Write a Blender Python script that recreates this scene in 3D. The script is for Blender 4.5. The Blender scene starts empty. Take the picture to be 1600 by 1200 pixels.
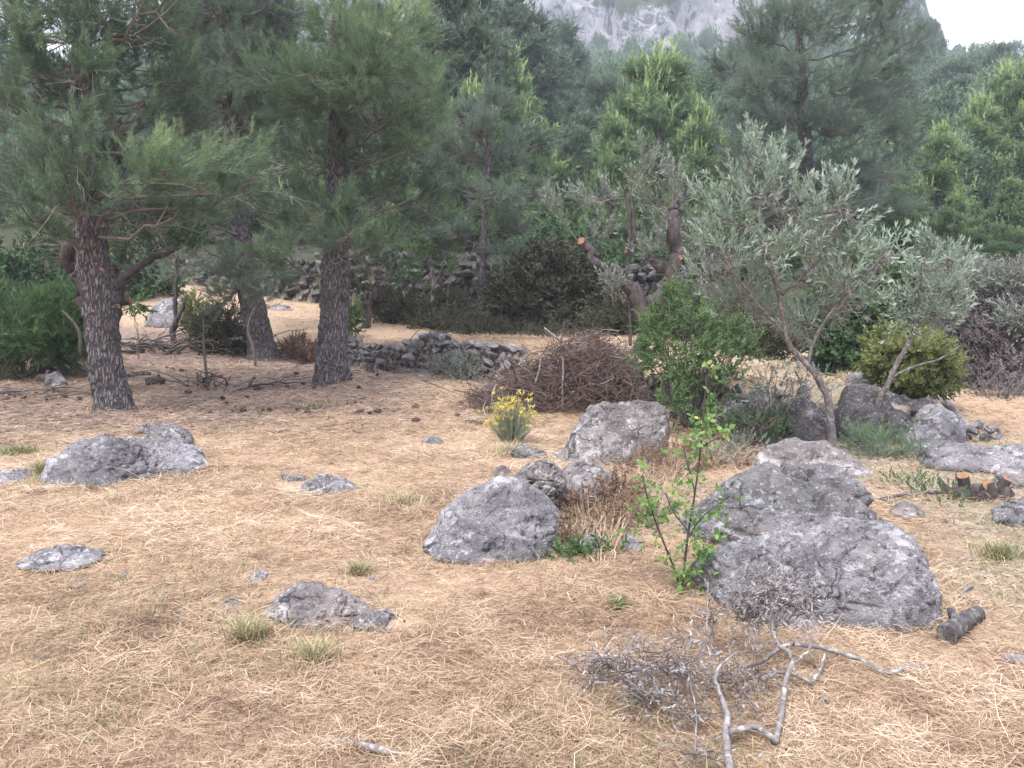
EXPOSURE = 1.25
SKY_STRENGTH = 0.132
SUN_STRENGTH = 2.4
HAZE = 0.0011
import bpy, math, random
import numpy as np
from mathutils import Vector

RNG = np.random.default_rng(11)
C = bpy.context.scene.collection
F = 1350.0
PITCH = math.radians(-6.0)
CAMZ = 1.6
FWD = np.array([0, math.cos(PITCH), math.sin(PITCH)])
UPV = np.array([0, -math.sin(PITCH), math.cos(PITCH)])
RGT = np.array([1.0, 0, 0])

# ------------------------------------------------------------------ noise
def _h(i, j, k):
    n = (i * 374761393 + j * 668265263 + k * 2147483647 + 1442695041) & 0xFFFFFFFF
    n = ((n ^ (n >> 13)) * 1274126177) & 0xFFFFFFFF
    n = ((n ^ (n >> 16)) * 2246822519) & 0xFFFFFFFF
    return ((n ^ (n >> 15)) & 0xFFFFFF) / float(0xFFFFFF)

def vnoise(p):
    p = np.asarray(p, float)
    i = np.floor(p).astype(np.int64)
    f = p - i
    f = f * f * f * (f * (f * 6 - 15) + 10)
    x, y, z = i[:, 0], i[:, 1], i[:, 2]
    fx, fy, fz = f[:, 0], f[:, 1], f[:, 2]
    def L(a, b, t): return a + (b - a) * t
    c = [[[_h(x + a, y + b, z + d) for d in (0, 1)] for b in (0, 1)] for a in (0, 1)]
    r = L(L(L(c[0][0][0], c[1][0][0], fx), L(c[0][1][0], c[1][1][0], fx), fy),
          L(L(c[0][0][1], c[1][0][1], fx), L(c[0][1][1], c[1][1][1], fx), fy), fz)
    return r * 2 - 1

def fbm(p, octv=4, lac=2.03, gain=0.5):
    p = np.asarray(p, float)
    a, s, t = 1.0, 0.0, 0.0
    for o in range(octv):
        s = s + a * vnoise(p + 17.3 * o)
        t += a
        a *= gain
        p = p * lac
    return s / t

def voro(p):
    p = np.asarray(p, float)
    i = np.floor(p).astype(np.int64)
    f1 = np.full(len(p), 9.0); f2 = np.full(len(p), 9.0); cid = np.zeros(len(p))
    for a in (-1, 0, 1):
        for b in (-1, 0, 1):
            for c in (-1, 0, 1):
                x, y, z = i[:, 0] + a, i[:, 1] + b, i[:, 2] + c
                q = np.stack([x + _h(x, y, z), y + _h(x + 71, y, z), z + _h(x, y + 37, z)], 1)
                d = np.sqrt(((q - p) ** 2).sum(1))
                m = d < f1
                f2 = np.where(m, f1, np.minimum(f2, d))
                cid = np.where(m, _h(x, y, z + 91), cid)
                f1 = np.where(m, d, f1)
    return f1, f2, cid

def sstep(a, b, x):
    t = np.clip((x - a) / (b - a), 0, 1)
    return t * t * (3 - 2 * t)

def nrm(v):
    v = np.asarray(v, float)
    n = np.linalg.norm(v, axis=-1, keepdims=True)
    return v / np.maximum(n, 1e-9)

# ------------------------------------------------------------------ terrain
E1X = [-40, -12, -6, -4.5, -2.4, -0.5, 1.0, 1.6, 2.2, 4.3, 4.9, 5.5, 9, 40]
E1Y = [26, 21.5, 19.0, 18.0, 16.2, 14.3, 12.6, 10.9, 9.75, 9.15, 9.7, 13.2, 14.6, 18]
E2X = [-40, -12, -6.5, -0.8, 2.6, 8, 12, 40]
E2Y = [36, 28, 25.2, 22.3, 21.2, 19.4, 19, 22]
HY = [0, 24, 35, 60, 100, 150, 200, 260, 420]
HZ = [0, 0.25, 1.8, 7.5, 19, 33, 50, 60, 60]

def hgt(x, y, fine=True):
    x = np.asarray(x, float); y = np.asarray(y, float)
    sl = 0.02 + 0.040 * (1 - sstep(-6.0, -1.5, x))
    z = sl * np.clip(y - 14, 0, 9) ** 1.0
    e1 = np.interp(x, E1X, E1Y)
    w1 = 0.10 + 3.0 * (1 - sstep(-6.5, -4.2, x))
    h1 = 0.40 + 0.15 * sstep(-5, -2, x) - 0.33 * sstep(3.3, 4.7, x)
    z = z + h1 * sstep(-w1, w1, y - e1 - 0.1)
    e2 = np.interp(x, E2X, E2Y)
    h2 = 1.25 - 0.25 * (1 - sstep(-14, -8, x))
    z = z + h2 * sstep(-0.12, 0.12, y - e2 - 0.15)
    az = np.degrees(np.arctan2(x, np.maximum(y, 1.0)))
    r = np.sqrt(x * x + y * y)
    k = 0.72 + 0.28 * sstep(-27, -17, az) - 0.17 * sstep(17, 25, az)
    z = z + np.where(r < 40, 1.0, 1 + (k - 1) * sstep(40, 120, r)) * np.interp(np.where(y > 0, r, 0), HY, HZ)
    p = np.stack([x, y, 0 * x], -1).reshape(-1, 3)
    n = fbm(p * 0.35, 3).reshape(x.shape) * 0.10
    z = z + n * sstep(2, 7, r)
    if fine:
        z = z + fbm(p * 2.2 + 5, 3).reshape(x.shape) * 0.025
        z = z + (fbm(p * 0.07 + 9, 3).reshape(x.shape)) * 7.0 * sstep(40, 140, r)
    # the little bank of earth the front boulders sit on
    z = z + 0.16 * np.exp(-(((x - 1.15) / 0.95) ** 2 + ((y - 6.1) / 1.0) ** 2))
    z = z + 0.10 * np.exp(-(((x + 2.7) / 0.45) ** 2 + ((y - 13.5) / 0.45) ** 2))
    z = z + 0.08 * np.exp(-(((x + 4.8) / 0.5) ** 2 + ((y - 10.4) / 0.5) ** 2))
    return z

def hz(x, y):
    return float(hgt(np.array([x]), np.array([y]))[0])

def pray(px, py):
    d = FWD + RGT * ((px - 800) / F) + UPV * ((600 - py) / F)
    return d

def P(px, py, Y):
    d = pray(px, py)
    return np.array([0, 0, CAMZ]) + d * (Y / d[1])

def G(px, py, far=60.0):
    d = pray(px, py)
    ts = np.concatenate([np.arange(1.5, 20, 0.05), np.arange(20, far, 0.25)])
    pts = np.array([0, 0, CAMZ])[None] + d[None] * (ts / d[1])[:, None]
    below = pts[:, 2] < hgt(pts[:, 0], pts[:, 1])
    i = int(np.argmax(below)) if below.any() else len(ts) - 1
    q = pts[i].copy(); q[2] = hz(q[0], q[1])
    return q

# ------------------------------------------------------------------ objects
def tag(o, label=None, cat=None, group=None, kind=None):
    if label: o['label'] = label
    if cat: o['category'] = cat
    if group: o['group'] = group
    if kind: o['kind'] = kind
    return o

def thing(name, base, label, cat, group=None):
    o = bpy.data.objects.new(name, None)
    C.objects.link(o)
    o.location = [float(v) for v in base]
    o.empty_display_size = 0.1
    return tag(o, label, cat, group)

def mesh_obj(name, v, f, mat, parent=None, base=None, tint=None, smooth=False, mats=None, midx=None):
    v = np.asarray(v, float)
    if base is not None:
        v = v - np.asarray(base, float)[None]
    me = bpy.data.meshes.new(name)
    if isinstance(f, (list, tuple)) and len(f) and isinstance(f[0], np.ndarray):
        groups = [g for g in f if len(g)]
    else:
        groups = [np.asarray(f, np.int64)]
    lv = np.concatenate([g.ravel() for g in groups]).astype(np.int32)
    lt = np.concatenate([np.full(len(g), g.shape[1]) for g in groups]).astype(np.int32)
    ls = np.concatenate([[0], np.cumsum(lt)[:-1]]).astype(np.int32)
    me.vertices.add(len(v)); me.vertices.foreach_set('co', v.astype(np.float32).ravel())
    me.loops.add(len(lv)); me.loops.foreach_set('vertex_index', lv)
    me.polygons.add(len(lt)); me.polygons.foreach_set('loop_start', ls)
    if smooth: me.polygons.foreach_set('use_smooth', np.ones(len(lt), bool))
    if midx is not None: me.polygons.foreach_set('material_index', np.asarray(midx, np.int32))
    me.update(calc_edges=True)
    if tint is not None:
        a = me.attributes.new('tint', 'FLOAT', 'POINT')
        a.data.foreach_set('value', np.asarray(tint, np.float32))
    for m in (mats or [mat]): me.materials.append(m)
    o = bpy.data.objects.new(name, me)
    C.objects.link(o)
    if parent is not None: o.parent = parent
    elif base is not None: o.location = [float(q) for q in base]
    return o

def copy_tree(o, parent=None):
    c = o.copy(); C.objects.link(c)
    if parent is not None: c.parent = parent
    for ch in list(o.children): copy_tree(ch, c)
    return c

class Tubes:
    """collects tapered tubes and joins them as one mesh"""
    def __init__(self): self.v = []; self.q = []; self.t = []; self.tn = []; self.n = 0
    def add(self, pts, rad, sides=4, tint=0.5, cap=True):
        pts = np.asarray(pts, float); n = len(pts)
        rad = np.broadcast_to(np.asarray(rad, float), (n,))
        tg = np.gradient(pts, axis=0); tg = nrm(tg)
        ref = np.array([0.31, 0.87, 0.38]) if abs(tg[:, 2]).mean() > 0.5 else np.array([0.1, 0.2, 0.97])
        u = nrm(np.cross(tg, ref)); w = np.cross(tg, u)
        a = np.arange(sides) * 2 * math.pi / sides
        ring = pts[:, None] + rad[:, None, None] * (np.cos(a)[None, :, None] * u[:, None] + np.sin(a)[None, :, None] * w[:, None])
        self.v.append(ring.reshape(-1, 3))
        i = np.arange(n - 1)[:, None] * sides + np.arange(sides)[None]
        j = np.arange(n - 1)[:, None] * sides + (np.arange(sides)[None] + 1) % sides
        self.q.append(np.stack([i, j, j + sides, i + sides], -1).reshape(-1, 4) + self.n)
        self.tn.append(np.full(n * sides, tint))
        self.n += n * sides
        if cap and sides > 3:
            self.v.append(pts[[0, -1]]); self.tn.append(np.full(2, tint))
            k = np.arange(sides); k2 = (k + 1) % sides
            b = self.n - n * sides
            self.t.append(np.stack([np.full(sides, self.n), b + k2, b + k], -1))
            e = self.n - sides
            self.t.append(np.stack([np.full(sides, self.n + 1), e + k, e + k2], -1))
            self.n += 2
    def build(self, name, mat, parent=None, base=None, smooth=True):
        v = np.concatenate(self.v)
        fs = [np.concatenate(self.q)] + ([np.concatenate(self.t)] if self.t else [])
        return mesh_obj(name, v, fs, mat, parent, base, np.concatenate(self.tn), smooth)

def bez(p0, p1, p2, n=6):
    t = np.linspace(0, 1, n)[:, None]
    return (1 - t) ** 2 * np.asarray(p0) + 2 * t * (1 - t) * np.asarray(p1) + t * t * np.asarray(p2)

def smooth_path(pts, n):
    """Catmull-Rom through points (any width of rows)"""
    pts = np.asarray(pts, float)
    q = np.vstack([2 * pts[0] - pts[1], pts, 2 * pts[-1] - pts[-2]])
    s = np.linspace(0, len(pts) - 1 - 1e-6, n)
    i = s.astype(int); t = (s - i)[:, None]
    a, b, c, d = q[i], q[i + 1], q[i + 2], q[i + 3]
    return 0.5 * (2 * b + (c - a) * t + (2 * a - 5 * b + 4 * c - d) * t * t + (3 * b - a - 3 * c + d) * t ** 3)

def wiggle(pts, amp, rng):
    pts = np.array(pts, float)
    pts[1:-1] += rng.normal(0, amp, (len(pts) - 2, 3))
    return pts

# ---------------------------------------------------------------- leaf templates (axis +Z, unit length)
def needle_tuft(K, L, w, spread, rng, a0=0.0):
    a = rng.uniform(a0, 1, K); ph = rng.uniform(0, 2 * math.pi, K)
    sp = spread * rng.uniform(0.6, 1.25, K) * (1.1 - 0.4 * a)
    d = np.stack([np.sin(sp) * np.cos(ph), np.sin(sp) * np.sin(ph), np.cos(sp)], 1)
    side = nrm(np.cross(d, rng.normal(size=(K, 3))))
    b = np.stack([0 * a, 0 * a, a], 1)
    l = (L * rng.uniform(0.75, 1.2, K))[:, None]
    v = np.stack([b - side * w / 2, b + side * w / 2, b + d * l], 1).reshape(-1, 3)
    return v, np.arange(3 * K).reshape(-1, 3), np.tile([0.0, 0.0, 1.0], K)

def leaf_sprig(K, L, w, spread, rng, round_=False, alt=True, a0=0.05):
    vs, fs, ts = [], [], []
    for k in range(K):
        a = a0 + (1 - a0) * (k // 2 if not alt else k) / max(1, (K / (1 if alt else 2)) - 1)
        a = min(a, 1.0)
        ph = (k * 2.4 if alt else (k % 2) * math.pi + (k // 2) * 1.57) + rng.uniform(-.3, .3)
        sp = spread * rng.uniform(0.7, 1.2) * (1.05 - 0.55 * a)
        d = np.array([math.sin(sp) * math.cos(ph), math.sin(sp) * math.sin(ph), math.cos(sp)])
        side = nrm(np.cross(d, [0, 0, 1.0]) + rng.normal(0, .25, 3)); up = np.cross(side, d)
        l = L * rng.uniform(0.75, 1.15); ww = w * rng.uniform(0.85, 1.15)
        b = np.array([0, 0, a]); f = 0.12 * l
        m1, m2 = (0.35, 0.75) if not round_ else (0.25, 0.7)
        q = [b, b + d * l * m1 + side * ww * .5 + up * f * .5, b + d * l * m2 + side * ww * .42 + up * f * .3,
             b + d * l - up * f, b + d * l * m2 - side * ww * .42 + up * f * .3, b + d * l * m1 - side * ww * .5 + up * f * .5]
        i = 6 * k
        vs += q; fs += [(i, i + 1, i + 5), (i + 1, i + 2, i + 5), (i + 5, i + 2, i + 4), (i + 2, i + 3, i + 4)]
        ts += [rng.uniform(-1, 1)] * 6
    return np.array(vs), np.array(fs), np.array(ts)

def scatter(tmpl, pos, dirs, scale, tint, rng, jit=0.08):
    tv, tf, tt = tmpl
    pos = np.asarray(pos, float); z = nrm(dirs); N = len(pos)
    x = nrm(np.cross(z, rng.normal(size=(N, 3)))); y = np.cross(z, x)
    R = np.stack([x, y, z], 2)
    s = np.broadcast_to(np.asarray(scale, float), (N,))
    v = np.einsum('nij,kj->nki', R, tv) * s[:, None, None] + pos[:, None]
    f = tf[None] + (np.arange(N) * len(tv))[:, None, None]
    t = np.clip(np.asarray(tint, float)[:, None] + jit * tt[None], 0, 1)
    return v.reshape(-1, 3), f.reshape(-1, tf.shape[1]), np.broadcast_to(t, (N, len(tv))).ravel()

def joinm(parts):
    v, f, t, n = [], [], [], 0
    for a, b, c in parts:
        v.append(a); f.append(b + n); t.append(c); n += len(a)
    return np.concatenate(v), np.concatenate(f), np.concatenate(t)

def in_ball(n, rng, shell=0.0):
    d = nrm(rng.normal(size=(n, 3)))
    return d * (rng.uniform(shell, 1, n) ** (1 / 3.0))[:, None]

# ---------------------------------------------------------------- materials
def new_mat(name):
    m = bpy.data.materials.new(name); m.use_nodes = True
    nt = m.node_tree; nt.nodes.clear()
    return m, nt, nt.nodes, nt.links

def N(ns, t, **k):
    n = ns.new(t)
    for a, b in k.items():
        if a in n.inputs.keys() if isinstance(a, str) else False: n.inputs[a].default_value = b
        else: setattr(n, a, b)
    return n

def ramp(ns, stops, interp='LINEAR'):
    r = ns.new('ShaderNodeValToRGB'); cr = r.color_ramp; cr.interpolation = interp
    while len(cr.elements) > 1: cr.elements.remove(cr.elements[-1])
    cr.elements[0].position = stops[0][0]; cr.elements[0].color = (*stops[0][1], 1)
    for p, c in stops[1:]:
        e = cr.elements.new(p); e.color = (*c, 1)
    return r

def g3(v): return (v, v, v)

def noise(ns, ln, vec, scale, detail=4, rough=0.55, dist=0.0):
    n = ns.new('ShaderNodeTexNoise')
    n.inputs['Scale'].default_value = scale; n.inputs['Detail'].default_value = detail
    n.inputs['Roughness'].default_value = rough; n.inputs['Distortion'].default_value = dist
    ln.new(vec, n.inputs['Vector'])
    return n.outputs['Fac']

def mixc(ns, ln, fac, a, b):
    m = ns.new('ShaderNodeMix'); m.data_type = 'RGBA'
    if isinstance(fac, float): m.inputs[0].default_value = fac
    else: ln.new(fac, m.inputs[0])
    for s, i in ((a, 6), (b, 7)):
        if isinstance(s, tuple): m.inputs[i].default_value = (*s, 1)
        else: ln.new(s, m.inputs[i])
    return m.outputs[2]

def coords(ns, ln, scale=(1, 1, 1), rnd=True):
    tc = ns.new('ShaderNodeTexCoord'); mp = ns.new('ShaderNodeMapping')
    mp.inputs['Scale'].default_value = scale
    ln.new(tc.outputs['Object'], mp.inputs['Vector'])
    if rnd:
        oi = ns.new('ShaderNodeObjectInfo'); mu = ns.new('ShaderNodeMath'); mu.operation = 'MULTIPLY'
        mu.inputs[1].default_value = 60.0
        ln.new(oi.outputs['Random'], mu.inputs[0])
        cx = ns.new('ShaderNodeCombineXYZ')
        for i in range(3): ln.new(mu.outputs[0], cx.inputs[i])
        ln.new(cx.outputs[0], mp.inputs['Location'])
    return mp.outputs[0]

def finish(ns, ln, col, rough=0.9, bump=None, bstr=0.5, bdist=0.02, spec=0.2):
    b = ns.new('ShaderNodeBsdfPrincipled'); o = ns.new('ShaderNodeOutputMaterial')
    b.inputs['Roughness'].default_value = rough
    b.inputs['Specular IOR Level'].default_value = spec
    if isinstance(col, tuple): b.inputs['Base Color'].default_value = (*col, 1)
    else: ln.new(col, b.inputs['Base Color'])
    if bump is not None:
        bp = ns.new('ShaderNodeBump'); bp.inputs['Strength'].default_value = bstr; bp.inputs['Distance'].default_value = bdist
        ln.new(bump, bp.inputs['Height']); ln.new(bp.outputs[0], b.inputs['Normal'])
    ln.new(b.outputs[0], o.inputs['Surface'])

def m_rock(name, dark=(.14, .135, .145), mid=(.27, .265, .28), pale=(.56, .55, .56), warm=(.34, .27, .24), wamt=0.3, lich=.55):
    m, nt, ns, ln = new_mat(name)
    v = coords(ns, ln)
    base = ramp(ns, [(.3, dark), (.55, mid), (.8, tuple(x * 1.25 for x in mid))]); ln.new(noise(ns, ln, v, 3.2, 7, .65), base.inputs[0])
    w = ramp(ns, [(.52, g3(0)), (.72, g3(wamt * 2))]); ln.new(noise(ns, ln, v, 2.1, 5, .6, .5), w.inputs[0])
    c = mixc(ns, ln, w.outputs[0], base.outputs[0], warm)
    l = ramp(ns, [(lich, g3(0)), (lich + .045, g3(.8)), (1, g3(1))]); ln.new(noise(ns, ln, v, 5.5, 11, .74, .3), l.inputs[0])
    c = mixc(ns, ln, l.outputs[0], c, pale)
    l2 = ramp(ns, [(.575, g3(0)), (.63, g3(.85))]); ln.new(noise(ns, ln, v, 34, 4, .6), l2.inputs[0])
    c = mixc(ns, ln, l2.outputs[0], c, tuple(x * .85 for x in pale))
    st = ramp(ns, [(.38, g3(.7)), (.52, g3(0))]); ln.new(noise(ns, ln, v, 1.7, 8, .7, .8), st.inputs[0])
    c = mixc(ns, ln, st.outputs[0], c, tuple(x * .8 for x in dark))
    d = ramp(ns, [(.34, g3(.95)), (.43, g3(0))]); ln.new(noise(ns, ln, v, 19, 6, .7), d.inputs[0])
    c = mixc(ns, ln, d.outputs[0], c, (.07, .068, .075))
    # hairline fractures
    nv = ns.new('ShaderNodeTexNoise'); nv.inputs['Scale'].default_value = 4; nv.inputs['Detail'].default_value = 5; ln.new(v, nv.inputs['Vector'])
    mv = ns.new('ShaderNodeVectorMath'); mv.operation = 'MULTIPLY_ADD'; mv.inputs[1].default_value = (.35, .35, .35); ln.new(nv.outputs['Color'], mv.inputs[0]); ln.new(v, mv.inputs[2])
    vc = ns.new('ShaderNodeTexVoronoi'); vc.feature = 'DISTANCE_TO_EDGE'; vc.inputs['Scale'].default_value = 3.2; ln.new(mv.outputs[0], vc.inputs['Vector'])
    ck = ramp(ns, [(0, g3(.9)), (.018, g3(.5)), (.035, g3(0))]); ln.new(vc.outputs['Distance'], ck.inputs[0])
    cm = ramp(ns, [(.48, g3(0)), (.58, g3(1))]); ln.new(noise(ns, ln, v, 1.9, 3), cm.inputs[0])
    cf = ns.new('ShaderNodeMath'); cf.operation = 'MULTIPLY'; ln.new(ck.outputs[0], cf.inputs[0]); ln.new(cm.outputs[0], cf.inputs[1])
    c = mixc(ns, ln, cf.outputs[0], c, (.045, .042, .045))
    b = ns.new('ShaderNodeMath'); b.operation = 'ADD'
    ln.new(noise(ns, ln, v, 22, 8, .7), b.inputs[0]); ln.new(noise(ns, ln, v, 90, 3, .6), b.inputs[1])
    finish(ns, ln, c, .95, b.outputs[0], 1.0, .035, .1)
    return m

def m_bark(name, plate=(.20, .165, .155), furrow=(.035, .028, .028), sc=(22, 22, 5.0)):
    m, nt, ns, ln = new_mat(name)
    v = coords(ns, ln, sc)
    vo = ns.new('ShaderNodeTexVoronoi'); vo.feature = 'DISTANCE_TO_EDGE'; vo.inputs['Scale'].default_value = 1.0
    nz = noise(ns, ln, v, .9, 3)
    ad = ns.new('ShaderNodeVectorMath'); ad.operation = 'ADD'
    ln.new(v, ad.inputs[0]); cx = ns.new('ShaderNodeCombineXYZ')
    for i in range(3): ln.new(nz, cx.inputs[i])
    ln.new(cx.outputs[0], ad.inputs[1]); ln.new(ad.outputs[0], vo.inputs['Vector'])
    r = ramp(ns, [(0.02, g3(0)), (.22, g3(1))]); ln.new(vo.outputs['Distance'], r.inputs[0])
    pl = ramp(ns, [(.3, tuple(x * .6 for x in plate)), (.7, tuple(x * 1.35 for x in plate))]); ln.new(noise(ns, ln, v, .8, 5, .7), pl.inputs[0])
    c = mixc(ns, ln, r.outputs[0], furrow, pl.outputs[0])
    finish(ns, ln, c, .95, r.outputs[0], .8, .03)
    return m

def m_tint(name, stops, rough=.85, transl=0.0, under=None, spec=.15, nscale=None):
    """colour from the per-piece tint (age / dryness of a leaf or stalk; in straw also painted shade)"""
    m, nt, ns, ln = new_mat(name)
    at = ns.new('ShaderNodeAttribute'); at.attribute_name = 'tint'
    r = ramp(ns, stops); ln.new(at.outputs['Fac'], r.inputs[0])
    c = r.outputs[0]
    if under:
        ge = ns.new('ShaderNodeNewGeometry')
        c = mixc(ns, ln, ge.outputs['Backfacing'], c, under)
    if transl:
        o = ns.new('ShaderNodeOutputMaterial'); mx = ns.new('ShaderNodeMixShader'); mx.inputs[0].default_value = transl
        d = ns.new('ShaderNodeBsdfPrincipled'); d.inputs['Roughness'].default_value = rough; d.inputs['Specular IOR Level'].default_value = spec
        t = ns.new('ShaderNodeBsdfTranslucent')
        ln.new(c, d.inputs['Base Color']); ln.new(c, t.inputs[0])
        ln.new(d.outputs[0], mx.inputs[1]); ln.new(t.outputs[0], mx.inputs[2]); ln.new(mx.outputs[0], o.inputs[0])
    else:
        finish(ns, ln, c, rough, spec=spec)
    return m

def m_wood(name, a, b, sc=(30, 30, 4), lich=None):
    m, nt, ns, ln = new_mat(name)
    v = coords(ns, ln, sc)
    r = ramp(ns, [(.3, a), (.7, b)]); n = noise(ns, ln, v, 1.0, 6, .65); ln.new(n, r.inputs[0])
    c = r.outputs[0]
    if lich:
        v2 = coords(ns, ln, (1, 1, 1))
        l = ramp(ns, [(.54, g3(0)), (.60, g3(.9))]); ln.new(noise(ns, ln, v2, 26, 5, .6), l.inputs[0])
        c = mixc(ns, ln, l.outputs[0], c, lich)
    finish(ns, ln, c, .9, n, .6, .01)
    return m
# ================================================================== camera, light, air
sc = bpy.context.scene
cam = bpy.data.cameras.new('camera'); co = bpy.data.objects.new('camera', cam); C.objects.link(co)
co.location = (0, 0, CAMZ); co.rotation_euler = (math.radians(90) + PITCH, 0, 0)
cam.sensor_width = 36; cam.lens = 36 * F / 1600; cam.clip_end = 3000; cam.clip_start = 0.05
sc.camera = co
sc.view_settings.view_transform = 'Standard'; sc.view_settings.look = 'None'
sc.view_settings.gamma = 1.0; sc.view_settings.exposure = EXPOSURE
cy = sc.cycles
cy.max_bounces = 5; cy.diffuse_bounces = 3; cy.glossy_bounces = 1; cy.transmission_bounces = 2
cy.transparent_max_bounces = 4; cy.volume_bounces = 1
cy.use_denoising = True; cy.caustics_reflective = False; cy.caustics_refractive = False
cy.sample_clamp_indirect = 4.0

SUN_EL, SUN_AZ = math.radians(58), math.radians(205)      # compass style: 0 = +Y, clockwise
w = bpy.data.worlds.new('World'); sc.world = w; w.use_nodes = True
nt = w.node_tree; ns = nt.nodes; ln = nt.links; ns.clear()
sky = ns.new('ShaderNodeTexSky'); sky.sky_type = 'NISHITA'; sky.sun_disc = False
sky.sun_elevation = SUN_EL; sky.sun_rotation = SUN_AZ; sky.altitude = 300; sky.dust_density = 1.5
tc = ns.new('ShaderNodeTexCoord')
mp = ns.new('ShaderNodeMapping'); mp.inputs['Scale'].default_value = (1, 1, 2.2); ln.new(tc.outputs['Generated'], mp.inputs[0])
cl = ramp(ns, [(.36, g3(0)), (.50, g3(1))]); ln.new(noise(ns, ln, mp.outputs[0], 3.1, 7, .55, .3), cl.inputs[0])
cc = ramp(ns, [(.3, (7.4, 7.3, 8.6)), (.7, (12.4, 12.2, 13.4))]); ln.new(noise(ns, ln, mp.outputs[0], 2.0, 5, .6), cc.inputs[0])
# overcast sky: about three times brighter overhead than at the horizon
sx = ns.new('ShaderNodeSeparateXYZ'); ln.new(tc.outputs['Generated'], sx.inputs[0])
ov = ns.new('ShaderNodeMapRange'); ov.inputs[1].default_value = 0; ov.inputs[2].default_value = 1; ov.inputs[3].default_value = .48; ov.inputs[4].default_value = 1.3
ln.new(sx.outputs[2], ov.inputs[0])
om = ns.new('ShaderNodeVectorMath'); om.operation = 'SCALE'; ln.new(cc.outputs[0], om.inputs[0]); ln.new(ov.outputs[0], om.inputs['Scale'])
bg = ns.new('ShaderNodeBackground'); bg.inputs[1].default_value = SKY_STRENGTH
ln.new(mixc(ns, ln, cl.outputs[0], sky.outputs[0], om.outputs[0]), bg.inputs[0])
ow = ns.new('ShaderNodeOutputWorld'); ln.new(bg.outputs[0], ow.inputs[0])

sl = bpy.data.lights.new('sun', 'SUN'); so = bpy.data.objects.new('sun', sl); C.objects.link(so)
sl.energy = SUN_STRENGTH; sl.angle = math.radians(10); sl.color = (1, .965, .93)
sd = Vector((math.sin(SUN_AZ) * math.cos(SUN_EL), math.cos(SUN_AZ) * math.cos(SUN_EL), math.sin(SUN_EL)))
so.rotation_euler = sd.to_track_quat('Z', 'Y').to_euler()

# ================================================================== materials
M = {}
M['rock'] = m_rock('limestone', (.15, .143, .15), (.335, .32, .33), (.64, .62, .63), (.36, .30, .27), .3, .545)
M['rock_dark'] = m_rock('dark limestone', (.11, .105, .105), (.26, .25, .25), (.56, .54, .54), (.31, .25, .21), .35, .555)
M['rock_warm'] = m_rock('warm limestone', (.16, .145, .14), (.345, .31, .30), (.66, .63, .61), (.42, .31, .265), .45, .545)
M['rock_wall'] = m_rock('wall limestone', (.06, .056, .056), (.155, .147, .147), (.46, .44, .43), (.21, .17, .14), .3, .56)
M['bark'] = m_bark('pine bark', (.185, .168, .168), (.060, .052, .052), (30, 30, 6))
M['bark_far'] = m_bark('grey pine bark', (.17, .145, .15), (.06, .05, .05), (14, 14, 3))
M['twig'] = m_tint('pine twig', [(0, (.065, .054, .048)), (.5, (.145, .122, .112)), (1, (.31, .28, .265))])
M['needle'] = m_tint('pine needle', [(0, (0.0741, 0.1012, 0.0825)), (0.35, (0.1164, 0.1721, 0.1155)), (0.7, (0.1984, 0.2885, 0.1485)), (1, (0.3835, 0.4556, 0.22))], .6, .3)  # blue raised: a bluish lens veil painted into the needle colour
M['needle_dull'] = m_tint('dull pine needle', [(0, (0.0991, 0.1204, 0.1036)), (0.35, (0.1331, 0.1779, 0.1288)), (0.7, (0.1982, 0.2669, 0.1708)), (1, (0.3115, 0.3833, 0.21))], .6, .25)  # lightened and blued, veiling glare painted into the foliage colour
M['needle_veiled'] = m_tint('veiled grey green needle', [(0, (0.1213, 0.1444, 0.127)), (0.35, (0.1617, 0.2079, 0.1617)), (0.7, (0.2137, 0.2829, 0.1906)), (1, (0.3119, 0.3927, 0.231))], .6, .3)  # paler, greyer needle copy with the veiling glare painted in
M['needle_far'] = m_tint('far pine needle', [(0, (0.0772, 0.1163, 0.0749)), (0.4, (0.1403, 0.2115, 0.1159)), (0.75, (0.2525, 0.3568, 0.1509)), (1, (0.5191, 0.5947, 0.2536))], .7, .25)
M['forest'] = m_tint('forest leaf', [(0, (0.0741, 0.1124, 0.0838)), (0.5, (0.127, 0.1915, 0.1208)), (1, (0.2248, 0.3064, 0.1725))], .8, .15)
M['olive'] = m_tint('olive leaf', [(0, (.09, .11, .08)), (.5, (.16, .215, .15)), (.93, (.27, .34, .24)), (1, (.42, .36, .12))], .45, .2, (.34, .40, .33), .35)
M['olive_dull'] = m_tint('dull olive leaf', [(0, (.09, .10, .08)), (.5, (.145, .165, .125)), (1, (.25, .28, .22))], .5, .15, (.25, .28, .24), .3)
M['leaf_bright'] = m_tint('fresh leaf', [(0, (.08, .15, .05)), (.5, (.16, .27, .085)), (.9, (.26, .38, .13)), (1, (.40, .42, .14))], .5, .35)
M['leaf_shrub'] = m_tint('shrub leaf', [(0, (0.0414, 0.0765, 0.036)), (0.5, (0.0874, 0.153, 0.06)), (1, (0.1748, 0.261, 0.1))], .6, .3)
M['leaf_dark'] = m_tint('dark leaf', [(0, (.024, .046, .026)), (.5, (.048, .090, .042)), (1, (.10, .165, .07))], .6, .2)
M['leaf_yellow'] = m_tint('yellow green leaf', [(0, (.08, .10, .045)), (.5, (.165, .195, .075)), (1, (.32, .34, .12))], .6, .3)
M['leaf_dead'] = m_tint('withered leaf', [(0, (.07, .045, .035)), (.5, (.15, .10, .075)), (1, (.26, .18, .12))], .9, .1)
M['leaf_grey'] = m_tint('grey withered leaf', [(0, (.13, .115, .105)), (.5, (.235, .215, .205)), (1, (.42, .40, .39))], .8, .15)
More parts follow.
